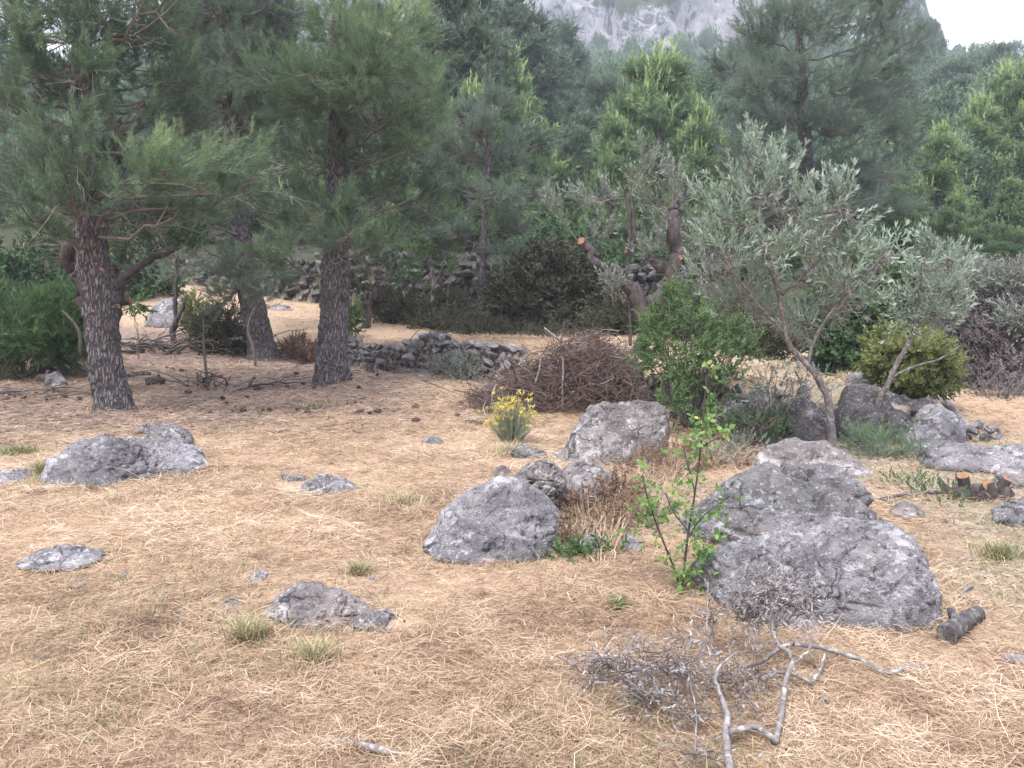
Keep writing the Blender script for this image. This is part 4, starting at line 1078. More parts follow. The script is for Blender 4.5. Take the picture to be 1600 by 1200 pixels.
# --- forked small tree and thin trees on the terrace
olive('forked_tree', 'small dark tree forking into a V just right of the straight pine',
    [[(566, 538, 17), (570, 510, 15), (573, 480, 16), (570, 470, 12), (560, 452, 9), (550, 440, 8), (545, 420, 5)], [(573, 478, 12), (584, 460, 10), (590, 440, 9), (592, 420, 9)]],
    [(560, 420, 26, 18, 0), (592, 410, 24, 18, .2), (610, 430, 24, 18, .3), (620, 400, 30, 20, .4), (545, 440, 16, 12, .1)],
    18.6, 25, 'leaf_dark', 'dark_wood', size=.26, dense=.35, cat='tree', tsc=1.4)
olive('young_tree', 'thin grey-stemmed leafy tree in front of the upper wall between two pines',
    [[(677, 503, 8), (676, 470, 7), (674, 430, 6), (672, 400, 4)], [(676, 450, 4), (690, 420, 3), (700, 390, 2)]],
    [(650, 400, 36, 24, .1), (690, 390, 36, 24, 0), (670, 365, 40, 24, .2), (640, 440, 24, 20, .2), (700, 430, 26, 20, .1), (660, 330, 34, 22, .3), (700, 340, 30, 24, .2)],
    20.0, 26, 'leaf_shrub', 'olive_bark', size=.30, dense=.30, cat='tree', tsc=1.4)
olive('broken_tree', 'charred broken little trunk with one side limb, standing in cut branches',
    [[(272, 546, 11), (272, 528, 10), (271, 512, 10), (276, 500, 8), (282, 486, 7), (287, 475, 6), (284, 467, 4)], [(271, 516, 7), (267, 513, 5)], [(274, 512, 6), (274, 470, 7), (275, 430, 5), (277, 390, 3)]],
    [(255, 430, 26, 16, .3), (290, 425, 26, 18, .2), (270, 400, 34, 18, .4)],
    18.0, 27, 'needle_dull', 'dark_wood', size=.25, dense=.25, cat='tree', bare=6, tsc=1.3)

# --- green shrubs
def sh(name, label, cat, bs, base, tm, leaf, n, size, seed, **k):
    balls = [(*pball(*b[:5], *(b[6:7])), b[5]) for b in bs]
    return shrub(name, label, cat, balls, G(*base) if len(base) == 2 else np.array([*P(base[0], base[1], base[2])[:2], hz(*P(base[0], base[1], base[2])[:2])]), tm, leaf, n, size, seed, **k)

sh('green_shrub', 'airy bright green shrub on the wall just right of the tall wedge boulder', 'shrub',
   [(1060, 468, 9.9, 18, 28, .10), (1090, 505, 9.6, 24, 18, .10), (1026, 515, 9.9, 20, 26, .10), (1135, 520, 9.8, 26, 18, .12), (1110, 550, 9.4, 30, 18, .12), (1036, 560, 9.7, 24, 24, .10), (1166, 545, 9.7, 18, 14, .07), (1075, 585, 9.5, 28, 16, .10), (1050, 630, 9.2, 20, 24, .06), (1120, 478, 10, 14, 12, .04), (1004, 560, 9.8, 12, 22, .04), (1140, 590, 9.4, 22, 14, .05)],
   (1080, 650, 9.7), TINY, 'leaf_shrub', 820, .15, 31, tint=.62, stems=60, wood='twig')
sh('yellow_bush', 'rounded yellow-green bush under the leaning silvery olive', 'bush',
   [(1425, 560, 10.4, 54, 36, .5), (1450, 580, 10.3, 40, 30, .25), (1395, 570, 10.3, 28, 26, .15), (1420, 596, 10.2, 40, 22, .1)],
   (1425, 612, 10.4), RND, 'leaf_yellow', 3400, .115, 32, tint=.5, stems=14)
sh('dark_bush', 'deep green bush behind the leafy olive, left of the yellow-green bush', 'bush',
   [(1350, 490, 13.4, 60, 60, .45), (1320, 540, 13.2, 40, 40, .2), (1390, 530, 13.2, 50, 50, .25), (1345, 430, 13.8, 40, 30, .1)],
   (1350, 580, 13.4), RND, 'leaf_dark', 3000, .2, 33, tint=.7, stems=10)
sh('juniper_bush', 'dense dark green feathery bush at the left picture edge', 'bush',
   [(40, 520, 14.6, 80, 46, .4), (95, 505, 14.6, 46, 40, .25), (-30, 510, 14.6, 70, 50, .2), (100, 535, 14.4, 40, 32, .15)],
   (50, 572, 14.6), T_MID, 'leaf_shrub', 2600, .26, 34, tint=.42, stems=10, up=.35)
sh('bramble_mound', 'tall dark mound of brambles against the upper wall', 'brambles',
   [(862, 425, 19.6, 52, 34, .3), (840, 470, 19.3, 60, 46, .35), (900, 470, 19.4, 30, 44, .15), (800, 480, 19.4, 26, 34, .1), (870, 510, 19.0, 50, 20, .1)],
   (850, 526, 19.4), RND, 'bramble', 4200, .24, 35, tint=.42, stems=30)
sh('thicket', 'brownish grey thicket of dry shrubs along the right picture edge', 'thicket',
   [(1560, 480, 14.5, 70, 50, .25), (1520, 540, 14.0, 60, 50, .2), (1600, 560, 13.6, 80, 60, .25), (1545, 600, 13.3, 60, 40, .15), (1640, 470, 15, 60, 60, .15)],
   (1560, 640, 13.9), TINY, 'leaf_mauve', 3600, .2, 36, tint=.5, stems=90, fine=1.0)
sh('olive_sapling', 'low silvery shoots peeping over the brownish grey thicket', 'shrub',
   [(1570, 440, 14.2, 50, 14, .5), (1500, 430, 13.8, 26, 22, .3), (1600, 500, 13.2, 30, 16, .2)], (1540, 560, 14.2), OLV, 'olive_dull', 420, .26, 37, stems=8)
sh('dry_shrub', 'grey dry-twigged shrub with dull leaves spilling over the wall left of the olive stem', 'shrub',
   [(1210, 600, 9.05, 60, 40, .5), (1170, 650, 8.7, 34, 40, .25), (1260, 600, 9.2, 40, 30, .25)], (1205, 660, 9.1), TINY, 'olive_dull', 150, .11, 38, tint=.35, stems=44, wood='twig', fine=.7)
sh('broom_shrub', 'low green feathery shrub between olive stem and large tilted wall block', 'shrub',
   [(1375, 700, 8.0, 54, 26, .5), (1415, 715, 7.8, 40, 26, .3), (1340, 690, 8.2, 28, 20, .2)], (1385, 735, 8.0), SPIKE, 'needle', 300, .11, 39, tint=.45, stems=30, wood='twig', fine=.6)
sh('scrub', 'low leafy scrub at the foot of the upper wall between slim pine and brambles', 'scrub',
   [(760, 520, 18.6, 70, 14, .35), (840, 535, 17.8, 80, 16, .35), (700, 510, 19.0, 50, 16, .3)], (770, 535, 18.4), TINY, 'bramble', 2600, .2, 40, tint=.55, stems=30)
sh('scrub', 'shadowy scrub patch with reddish stems beside the forked tree', 'scrub',
   [(640, 490, 20.0, 50, 26, .5), (600, 480, 20.5, 30, 24, .3), (700, 480, 20.3, 30, 24, .2)], (640, 510, 20), TINY, 'bramble', 1300, .22, 41, tint=.5, stems=30)
sh('seedling_bush', 'fresh green seedling bush touching the right side of the straight pine trunk', 'bush',
   [(549, 497, 17.0, 12, 22, 1.0)], (549, 520, 17.0), RND, 'leaf_shrub', 160, .15, 42, stems=6)
sh('scrub', 'twiggy dull scrub between the broken dead trunk and the leaning pine', 'scrub',
   [(345, 505, 17.6, 36, 26, .5), (320, 520, 17.5, 24, 18, .2), (372, 530, 17.3, 26, 20, .3)], (345, 540, 17.4), TINY, 'bramble', 900, .18, 43, tint=.55, stems=26)
sh('seedling_tree', 'pale green spindly seedling right of the broken dead trunk', 'sapling',
   [(302, 492, 19.0, 14, 26, 1.0)], (302, 520, 19.0), RND, 'leaf_yellow', 110, .2, 44, stems=4)
sh('seedling_tree', 'spindly straight seedling with a tuft of leaves right of the stub-scarred pine', 'sapling',
   [(212, 475, 16.6, 14, 14, 1.0)], (216, 545, 16.6), RND, 'leaf_shrub', 40, .16, 45, stems=2)
sh('scrub', 'grey-green scrub spilling over the low rubble wall', 'scrub',
   [(735, 575, 14.2, 30, 20, .5), (700, 570, 14.6, 26, 12, .3), (745, 600, 13.8, 26, 12, .2)], (735, 602, 14.1), TINY, 'olive_dull', 240, .15, 46, tint=.4, stems=40, wood='twig')
sh('scrub', 'dry greyish weeds hugging the leaning pine end of the low rubble wall', 'scrub',
   [(462, 545, 17.2, 22, 14, .6), (485, 560, 16.8, 14, 12, .4)], (468, 562, 17.1), TINY, 'leaf_dead', 260, .16, 47, tint=.4, stems=40)
sh('scrub', 'grey undergrowth behind the pruned olive and the terrace wall', 'scrub',
   [(1000, 500, 16.5, 60, 40, .35), (1110, 500, 15.5, 60, 40, .3), (1180, 540, 13.5, 50, 30, .2), (950, 520, 17.0, 40, 24, .15)], (1050, 560, 16), TINY, 'bramble', 3000, .2, 48, tint=.55, stems=60, wood='twig')
sh('dry_thicket', 'low grey leafless twigs in front of the brownish thicket at the right edge', 'thicket',
   [(1560, 630, 11.8, 50, 24, .6), (1600, 610, 12, 30, 40, .4)], (1570, 655, 11.8), TINY, 'leaf_grey', 260, .14, 49, tint=.2, stems=110, wood='twig', fine=.7)
sh('scrub', 'dusky bushes crowding the upper terrace behind the brambles and pruned olive', 'scrub',
   [(960, 440, 23.5, 70, 40, .35), (1130, 430, 22.5, 80, 50, .35), (860, 400, 24, 60, 30, .3)], (1000, 480, 23.5), RND, 'leaf_dark', 2600, .34, 50, tint=.55, stems=10)
sh('scrub', 'dark undergrowth in the shade at the far left behind the feathery bush', 'scrub',
   [(60, 440, 22, 90, 40, .4), (-40, 450, 20, 60, 50, .3), (200, 440, 24, 60, 24, .3)], (60, 490, 22), RND, 'leaf_dark', 1800, .34, 51, tint=.5, stems=12)

# --- brush pile
def brush_pile():
    rng = np.random.default_rng(61); base = G(880, 662); base[1] += .5; base[2] = hz(*base[:2])
    t = Tubes(); lt = []
    c = np.array([*P(880, 640, 11.2)[:2], base[2]])
    def top(u, w):   # pile height over plan
        return 1.05 * max(0, 1 - abs(u) ** 1.6) * max(0, 1 - abs(w) ** 2) ** .5 * (1 - .45 * min(1, max(0, .1 - u) * 1.3)) * (1 + .30 * float(fbm(np.array([[u * 3, w * 3, 2.]]), 3)[0]))
    for k in range(3600):
        u, w_ = rng.uniform(-1, 1), rng.uniform(-1, 1)
        h = top(u - .12, w_)
        if h < .05: continue
        s = c + [u * 1.3 - .05, w_ * .8, h * rng.uniform(.15, 1) ** .6 * rng.uniform(.85, 1.12)]
        a = rng.uniform(0, 6.28); d = nrm(np.array([math.cos(a), .6 * math.sin(a), rng.normal(0, .5)]))
        l = rng.lognormal(-.9, .45); bend = rng.normal(0, .22, 3) * l
        p = wiggle(bez(s - d * l / 2, s + bend, s + d * l / 2 + bend * .3 + [0, 0, -.1 * l], 7), .012, rng)
        p[:, 2] = np.maximum(p[:, 2], base[2] + .01)
        t.add(p, np.linspace(rng.uniform(.003, .008), .0015, 7), 3, np.clip(rng.normal(.5, .2), 0, 1), cap=False)
    o = thing('brush_pile', base, 'heap of brown cut brushwood between the yellow flowers and the green shrub', 'brush pile')
    t.build('twigs' if False else 'brushwood', M['brush'], o, base)
    p = np.array([c + [u * 1.25 - .05, w_ * .7, top(u - .12, w_) * rng.uniform(.1, .98)] for u, w_ in rng.uniform(-.95, .95, (1500, 2))])
    v, f, tt = scatter(TINY[0], p, rng.normal(size=p.shape), rng.uniform(.06, .13, len(p)), np.clip(rng.normal(.45, .2, len(p)), 0, 1), rng)
    mesh_obj('withered_leaves' if False else 'withered_foliage', v, f, M['leaf_dead'], o, base, tt)
    for path, r in [([(878, 650), (879, 610), (880, 565), (876, 558)], .016), ([(836, 600), (843, 575), (845, 552)], .012), ([(878, 536), (866, 525), (850, 512)], .02), ([(894, 540), (912, 528), (940, 518)], .018), ([(920, 600), (940, 600), (960, 590)], .01), ([(768, 640), (770, 615), (776, 600)], .02)]:
        s = Tubes(); q = np.array([P(a, b, 10.5 if b > 545 else 11.3) for a, b in path])
        s.add(smooth_path(q, 10), np.linspace(r, r * .6, 10), 6, .95); s.build('stick', M['dead_wood'], o, base)
brush_pile()

# --- yellow flowering plant
def flower_plant():
    rng = np.random.default_rng(62); base = G(800, 695)
    o = thing('flowering_plant', base, 'clump of grey-green stems topped with yellow flowers before the brush pile', 'plant')
    t = Tubes(); fl = []
    for k in range(210):
        a = rng.uniform(0, 6.28); rr = math.sqrt(rng.uniform(0, 1))
        e = base + [math.cos(a) * rr * .24 + .03 * rng.normal(), math.sin(a) * rr * .20, .39 + .075 * rng.normal() - .12 * rr * rr]
        s = base + [math.cos(a) * rr * .05, math.sin(a) * rr * .05, -.01]
        p = bez(s, (s + e) / 2 + [math.cos(a) * rr * .05, math.sin(a) * rr * .05, .03], e, 5)
        t.add(p, np.linspace(.0032, .0018, 5), 3, rng.uniform(.2, .8), cap=False)
        if rng.uniform() < .5: fl.append(e)
        for _ in range(2):
            s2 = p[rng.integers(1, 4)]; e2 = s2 + nrm(rng.normal(size=3) * .4 + [0, 0, 1]) * rng.uniform(.06, .14)
            t.add([s2, (s2 + e2) / 2, e2], [.002, .002, .0012], 3, rng.uniform(.1, .7), cap=False)
    t.build('stem', M['flower_stem'], o, base)
    fl = np.array(fl); n = 7
    p = np.repeat(fl, n, 0) + rng.normal(0, .016, (len(fl) * n, 3)) * [1, 1, .5]
    v, f, tt = scatter(leaf_sprig(6, .7, .45, 1.3, rng, True), p, rng.normal(size=p.shape) * .4 + [0, 0, 1], .017, rng.uniform(.2, 1, len(p)), rng)
    mesh_obj('blossom', v, f, M['flower'], o, base, tt)
flower_plant()

# --- young leafy sapling in front of the split boulder
def sapling():
    rng = np.random.default_rng(63); Y = 4.3; base = G(1068, 948)
    o = thing('sapling', base, 'slender sapling with fresh heart-shaped green leaves left of the split boulder', 'sapling')
    t = Tubes(); P_, D_ = [], []
    stems = [[(1068, 948, 7), (1066, 920, 6), (1070, 880, 5), (1076, 830, 5), (1086, 770, 4), (1095, 700, 4), (1100, 640, 3), (1104, 588, 2)], [(1068, 946, 6), (1060, 910, 5), (1050, 880, 4), (1030, 830, 4), (1012, 780, 3), (1004, 740, 2)],
             [(1070, 900, 4), (1085, 880, 3), (1105, 860, 3), (1125, 845, 2)], [(1076, 840, 4), (1095, 810, 3), (1120, 790, 2), (1140, 775, 2)], [(1086, 770, 3), (1076, 730, 3), (1068, 700, 2)], [(1068, 915, 4), (1090, 900, 3), (1120, 890, 2), (1136, 886, 2)],
             [(1095, 700, 3), (1110, 690, 2), (1124, 684, 2)], [(1076, 830, 3), (1052, 800, 2), (1040, 770, 2)], [(1030, 830, 3), (1008, 820, 2), (992, 805, 2)]]
    dens = [42, 32, 16, 14, 11, 14, 8, 12, 11]
    for i, s in enumerate(stems):
        p, r = trunk_path(s, Y + rng.normal(0, .03), 14)
        t.add(p, r * .8, 5, .5, cap=False)
        for _ in range(dens[i]):
            k = rng.integers(3 if i < 2 else 2, 14); P_.append(p[k] + rng.normal(0, .025, 3)); D_.append(nrm(rng.normal(size=3) + [0, -.3, .3]))
    P_ = np.array(P_)
    v, f, tt = joinm([scatter(BIGL[i], P_[i::2], np.array(D_)[i::2], rng.uniform(.055, .10, len(P_[i::2])), np.clip(rng.normal(.55, .17, len(P_[i::2])), 0, 1), rng) for i in (0, 1)])
    t.build('stem', M['dark_wood'], o, base)
    mesh_obj('foliage', v, f, M['leaf_bright'], o, base, tt)
sapling()

# --- fallen dead olive branch in the foreground
def fallen_branch():
    rng = np.random.default_rng(64); base = G(1240, 1060)
    o = thing('fallen_branch', base, 'dead lichened olive branch with withered grey twigs lying in the foreground', 'branch')
    def gp(px, py, lift=0.0):
        q = G(px, py + 0.0); y = q[1] ; p = P(px, py, y); p[2] = hz(p[0], p[1]) + lift; return p
    def lp(pts):      # px, py, lift: keep the pixel, raise the point by moving it nearer
        out = []
        for px, py, l in pts:
            d = pray(px, py); q = G(px, py); t1 = (q[2] + l - CAMZ) / d[2]; out.append(np.array([0, 0, CAMZ]) + d * t1)
        return smooth_path(np.array(out), 18)
    limbs = [([(1142, 1215, .05), (1138, 1180, .06), (1134, 1148, .08), (1136, 1120, .10), (1128, 1090, .12)], .021, .012),
             ([(1136, 1145, .07), (1165, 1138, .05), (1180, 1136, .04), (1205, 1152, .03), (1214, 1158, .02)], .017, .014),
             ([(1212, 1160, .02), (1222, 1110, .05), (1226, 1070, .08), (1238, 1035, .12), (1232, 1018, .16), (1218, 1010, .16)], .016, .011),
             ([(1160, 1042, .03), (1190, 1034, .08), (1218, 1014, .14), (1240, 1004, .15)], .012, .010),
             ([(1240, 1006, .14), (1275, 1010, .10), (1310, 1020, .06), (1350, 1032, .03), (1388, 1052, .02), (1410, 1044, .03), (1430, 1040, .03), (1456, 1052, .02)], .013, .013),
             ([(1218, 1010, .15), (1206, 980, .2), (1216, 930, .3), (1232, 900, .34)], .008, .004), ([(1240, 1036, .12), (1266, 1010, .16), (1270, 970, .24), (1268, 940, .3)], .008, .004),
             ([(1128, 1090, .12), (1118, 1060, .15), (1126, 1040, .18), (1150, 1020, .2)], .010, .006), ([(1265, 1068, .04), (1282, 1045, .05), (1288, 1020, .07)], .010, .008), ([(1190, 1062, .02), (1215, 1050, .04), (1240, 1055, .05), (1268, 1066, .03)], .010, .009),
             ([(1100, 1075, .05), (1108, 1020, .12), (1104, 975, .22), (1106, 940, .26)], .004, .003), ([(1085, 1180, .05), (1088, 1120, .08), (1078, 1060, .1)], .005, .003)]
    pts = []
    for pl, r0, r1 in limbs:
        t = Tubes(); p = wiggle(lp(pl), .0018, rng); t.add(p, np.linspace(r0, r1, 18) * .72 * (1 + .06 * rng.normal(size=18)), 9, .5)
        t.build('limb', M['dead_wood'], o, base); pts.append((p, r0))
    t = Tubes(); lf, ld = [], []
    def spray(c, r, n, nl, seedz=.0):
        c = np.asarray(c)
        for _ in range(int(n * .75)):
            s = c + in_ball(1, rng)[0] * r * .35; e = c + in_ball(1, rng, .3)[0] * r
            e[2] = max(e[2], hz(e[0], e[1]) + .01); s[2] = max(s[2], hz(s[0], s[1]) + .005)
            p = wiggle(bez(s, (s + e) / 2 + rng.normal(0, .03, 3), e, 7), .006, rng)
            t.add(p, np.linspace(rng.uniform(.0012, .0034), .0007, 7), 3, rng.uniform(.15, .85), cap=False)
            for _ in range(nl):
                k = rng.integers(2, 7); lf.append(p[k]); ld.append(nrm(p[min(k, 5) + 1 if k < 6 else 6] - p[k - 1] + rng.normal(0, .02, 3)))
    def gl(px, py, l):
        d = pray(px, py); q = G(px, py); t1 = (q[2] + l - CAMZ) / d[2]; return np.array([0, 0, CAMZ]) + d * t1
    for px, py, l, r, n, nl in [(1210, 935, .27, (.22, .18, .19), 100, 4), (1165, 960, .2, (.18, .16, .14), 50, 4), (1255, 950, .25, (.10, .1, .12), 30, 3), (1110, 960, .16, (.08, .1, .12), 20, 3),
                            (1000, 1040, .10, (.30, .26, .12), 90, 2), (940, 1040, .08, (.22, .2, .09), 50, 2), (1060, 1040, .12, (.26, .24, .14), 70, 2), (1150, 1060, .12, (.24, .24, .14), 70, 1),
                            (1010, 1090, .06, (.18, .16, .07), 40, 2), (1090, 1120, .06, (.2, .16, .08), 30, 1), (1180, 1050, .1, (.12, .12, .1), 30, 1), (1100, 1180, .06, (.2, .12, .06), 26, 1)]:
        spray(gl(px, py, l), np.array(r), n, nl)
    t.build('twig', M['twig'], o, base)
    lf = np.array(lf); tt0 = np.clip(rng.normal(.55, .2, len(lf)), 0, 1)
    v, f, tt = scatter(leaf_sprig(3, .8, .2, .7, rng), lf, np.array(ld), rng.uniform(.022, .042, len(lf)), tt0, rng)
    mesh_obj('withered_foliage', v, f, M['leaf_grey'], o, base, tt)
fallen_branch()

# --- logs, sticks, stump
def log(label, a, b, r, seed, mat='log', name='log', cat='log', rb=None, bend=.02, lift=0.0, knots=2, group=None):
    rng = np.random.default_rng(seed)
    p0, p1 = G(*a), G(*b); p0[2] += r * .8 + lift; p1[2] += (rb or r) * .8 + lift
    n = 40; pts = bez(p0, (p0 + p1) / 2 + [0, 0, bend], p1, n); rad = np.linspace(r, rb or r, n)
    v, f = rough_trunk(pts, rad, 20, n, r * .40, 0, 22, 22)
    base = (p0 + p1) / 2
    ends = [(np.vstack([pts[e], v[i:i + 20]]), np.array([(0, 1 + k, 1 + (k + 1) % 20) for k in range(20)])) for e, i in ((0, 0), (-1, len(v) - 20))]
    o = thing(name, base, label, cat, group)
    mesh_obj('bark', v, f, M[mat], o, base, smooth=True)
    for ev, ef in ends: mesh_obj('end_face', ev, ef, M[mat], o, base)
    for k in range(knots):
        i = rng.integers(6, n - 6); d = nrm(np.cross(p1 - p0, rng.normal(size=3)) + [0, 0, .3 * r]); t = Tubes()
        t.add([pts[i], pts[i] + d * r * 1.5, pts[i] + d * r * 1.9 + rng.normal(0, .004, 3)], [r * .55, r * .4, r * .25], 7); t.build('knot', M[mat], o, base)
    return o
log('short weathered log with frayed ends lying right of the split boulder', (1478, 1010), (1528, 970), .046, 71, rb=.034)
log('grey stick poking in at the right picture edge', (1572, 1038), (1630, 1062), .025, 72, mat='dead_wood', name='stick', cat='stick', knots=0)
log('pale bare stick in the straw at the bottom edge', (510, 1166), (630, 1200), .011, 73, mat='dead_wood', name='stick', cat='stick', rb=.014, knots=0)
log('dark plank-like pole leaning on the right end of the tumbled wall', (1512, 676), (1470, 626), .05, 74, mat='dead_wood', name='pole', cat='pole', knots=0)
log('thin dark branch lying between the split boulder and the stump', (1360, 790), (1480, 772), .014, 75, mat='log', name='stick', cat='stick', knots=0, bend=.05)
log('small pale peeled stick near the pinkish rock', (1390, 806), (1422, 816), .010, 76, mat='dead_wood', name='stick', cat='stick', knots=0)
log('short grey stick standing out of the straw right of the split boulder', (1498, 940), (1518, 920), .010, 77, mat='dead_wood', name='stick', cat='stick', knots=0, bend=.03)
log('black charred log beside the angular far-left stone', (62, 598), (90, 600), .075, 78, mat='dark_wood', cat='log')
log('dark log lying behind the angular far-left stone', (60, 584), (82, 586), .07, 79, mat='dark_wood', cat='log')
log('short blackened log between the two big left pines', (228, 602), (258, 600), .06, 80, mat='dark_wood', cat='log')
log('long thin dead branch on the needle litter just right of the stub-scarred pine', (196, 590), (236, 586), .03, 81, mat='log', name='stick', cat='stick')
log('long fallen twig near the right foot of the straight pine', (548, 580), (586, 592), .018, 82, mat='dead_wood', name='stick', cat='stick', knots=0)
log('thin twig lying in litter left of the straight pine', (415, 602), (452, 600), .012, 83, mat='log', name='stick', cat='stick', knots=0)
log('dark thin stick lying at the foot of the brush pile', (728, 662), (760, 664), .02, 84, mat='log', name='stick', cat='stick', knots=1)
log('dark thin stick in the litter at the far left edge', (0, 612), (46, 618), .015, 85, mat='log', name='stick', cat='stick', knots=0)

def branch_heap(label, px, py, w, n, seed, sd=1.0, hgt_=.3):
    rng = np.random.default_rng(seed); base = G(px, py); t = Tubes()
    for _ in range(n):
        s = base + [rng.uniform(-.5, .5) * w, rng.uniform(-.4, .4) * w * .6, rng.uniform(0, .08)]
        e = s + np.array([rng.normal(0, .5), rng.normal(0, .35), 0]) * w * .7; e[2] = hz(e[0], e[1]) + rng.uniform(.02, hgt_)
        s[2] = hz(s[0], s[1]) + .01
        t.add(wiggle(bez(s, (s + e) / 2 + [0, 0, rng.uniform(0, hgt_)], e, 8), .02, rng), np.linspace(rng.uniform(.008, .022), .004, 8) * sd, 4, rng.uniform(.0, .5))
    return tag(t.build('branch_heap', M['twig'], None, base), label, 'branches')
branch_heap('heap of dark cut branches around the broken dead trunk', 300, 546, 2.2, 90, 91, 1.3, .35)
branch_heap('spidery dead branches on the litter in front of the leaning pine', 335, 604, 1.3, 26, 92, .9, .25)
branch_heap('dark dry twigs heaped on top of the low rubble wall', 640, 556, 1.4, 18, 93, .8, .4)
branch_heap('dark twigs scattered at the far left on the litter', 20, 622, 1.4, 16, 94, .8, .1)

def upright_twig(label, pts, Y, seed):
    rng = np.random.default_rng(seed); p, r = trunk_path(pts, Y, 14); b = G(pts[0][0], pts[0][1]); t = Tubes(); t.add(p, r, 5, .45)
    for _ in range(5):
        i = rng.integers(4, 13); e = p[i] + nrm(rng.normal(size=3) + [0, 0, .4]) * .2; t.add([p[i], (p[i] + e) / 2 + rng.normal(0, .02, 3), e], [.006, .004, .002], 3, .5)
    tag(t.build('dead_sapling', M['twig'], None, b), label, 'sapling')
upright_twig('bare upright dead sapling among spidery branches before the leaning pine', [(326, 608, 7), (322, 580, 5), (318, 540, 4), (318, 500, 2)], 13.4, 95)
upright_twig('pale bent dead sapling in front of the leaning pine trunk', [(399, 575, 5), (396, 545, 5), (388, 520, 5), (390, 500, 4), (398, 480, 2)], 15.8, 96)
upright_twig('crooked grey dead stem left of the stub-scarred pine', [(126, 555, 6), (125, 525, 6), (118, 508, 5), (104, 492, 4), (97, 486, 3)], 14.0, 97)

def stump():
    rng = np.random.default_rng(98); base = G(1530, 782)
    o = thing('stump', base, 'blackish sawn multi-stemmed stump with orange cut faces at the right', 'stump')
    t = Tubes()
    for k in range(12):
        a = rng.uniform(-3.14, 3.14); q = base + [.13 * math.cos(a) * rng.uniform(.2, 1), .09 * math.sin(a) + .06, 0]
        e = q + [.17 * math.cos(a) * rng.uniform(.5, 1.2), .09 * math.sin(a), rng.uniform(.02, .16)]
        t.add(wiggle(bez(q - [0, 0, .05], (q + e) / 2 + rng.normal(0, .03, 3), e, 6), .012, rng), np.array([.07, .07, .06, .045, .03, .008]) * rng.uniform(.6, 1.1), 9)
    for px, py, r, l, d in [(1510, 770, .052, .17, (-.35, -.25, 1)), (1536, 778, .066, .11, (.05, -.6, .7)), (1556, 770, .05, .15, (.35, -.3, .9)), (1528, 780, .09, .05, (-.3, -.6, .5)), (1570, 776, .05, .06, (.8, -.2, .4)), (1546, 782, .10, .03, (0, -.5, .4))]:
        q = P(px, py, base[1] + .05); q[2] = base[2] + .02; d = nrm(np.array(d, float))
        if l > .1:
            stub(o, base, q, d, r * .8, l, 'dark_wood')
        else: t.add([q - d * .05, q + d * l * .5, q + d * l], [r * 1.2, r, r * .6], 10)
    t.build('root', M['dark_wood'], o, base)
stump()
# ================================================================== the wood behind the terraces
CANDLE = [needle_tuft(20, .30, .045, .45, RNG)]
def pine_template(seed, leaf, H=7.0, R=2.2, tint=.4, tipt=.8, pw=.75, ncl=46, z0=.12, candles=0, shoot=.5, dull=False, bare=2, up=.8):
    rng = np.random.default_rng(seed)
    n = 16; zz = np.linspace(-.3, H, n)
    pts = np.stack([np.cumsum(rng.normal(0, .03, n)), np.cumsum(rng.normal(0, .03, n)), zz], 1); pts[:, :2] -= pts[1, :2]
    rad = np.linspace(.13, .012, n)
    o = thing('pine_tree', (0, 0, 0), 'pine', 'pine tree')
    t = Tubes(); t.add(pts, rad, 8, .4); t.build('trunk', M['bark_far'], o, (0, 0, 0))
    cr = Crown(rng); cp, cs = [], []
    for k in range(ncl):
        f = z0 + (1 - z0) * (k + .5) / ncl
        rr = R * (1 - ((f - .28) / .72 if f > .28 else (.28 - f) * 1.4)) ** pw if f > .28 else R * (.7 + .3 * (f - z0) / (.28 - z0 + 1e-6))
        a = k * 2.4 + rng.normal(0, .4); q = rr * rng.uniform(.35, 1.15)
        c = np.array([q * math.cos(a), q * math.sin(a), f * H + rng.normal(0, .15)])
        s = .36 * R * (1 - .45 * f) * rng.uniform(.6, 1.35)
        cr.clump(pts, rad, c, (s, s, s * .75), nsub=13, nshoot=6, shoot=shoot, up=up, drop=.35, tint=tint, tip=.6, bare=bare, tsc=1.8, zmin=.1 * H, brad=.035)
        if candles and f > .35:
            m = rng.integers(3, 8)
            cp.append(c + rng.normal(0, s * .45, (m, 3)) + [0, 0, s * .6]); cs.append(rng.uniform(.35, .75, m) * (1.25 if f > .8 else 1))
    parts = [cr.leaves(T_FAR)]
    if candles:
        p = np.concatenate(cp + [pts[-2:]]); s = np.concatenate(cs + [[.9, 1.0]])
        parts.append(scatter(CANDLE[0], p, rng.normal(0, .12, p.shape) + [0, 0, 1], s, np.clip(tipt + rng.normal(0, .1, len(p)), 0, 1), rng))
    v, f, tt = joinm(parts)
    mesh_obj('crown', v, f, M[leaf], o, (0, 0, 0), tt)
    cr.tw.build('branchwork', M['twig'], o, (0, 0, 0))
    return [o, H, False]

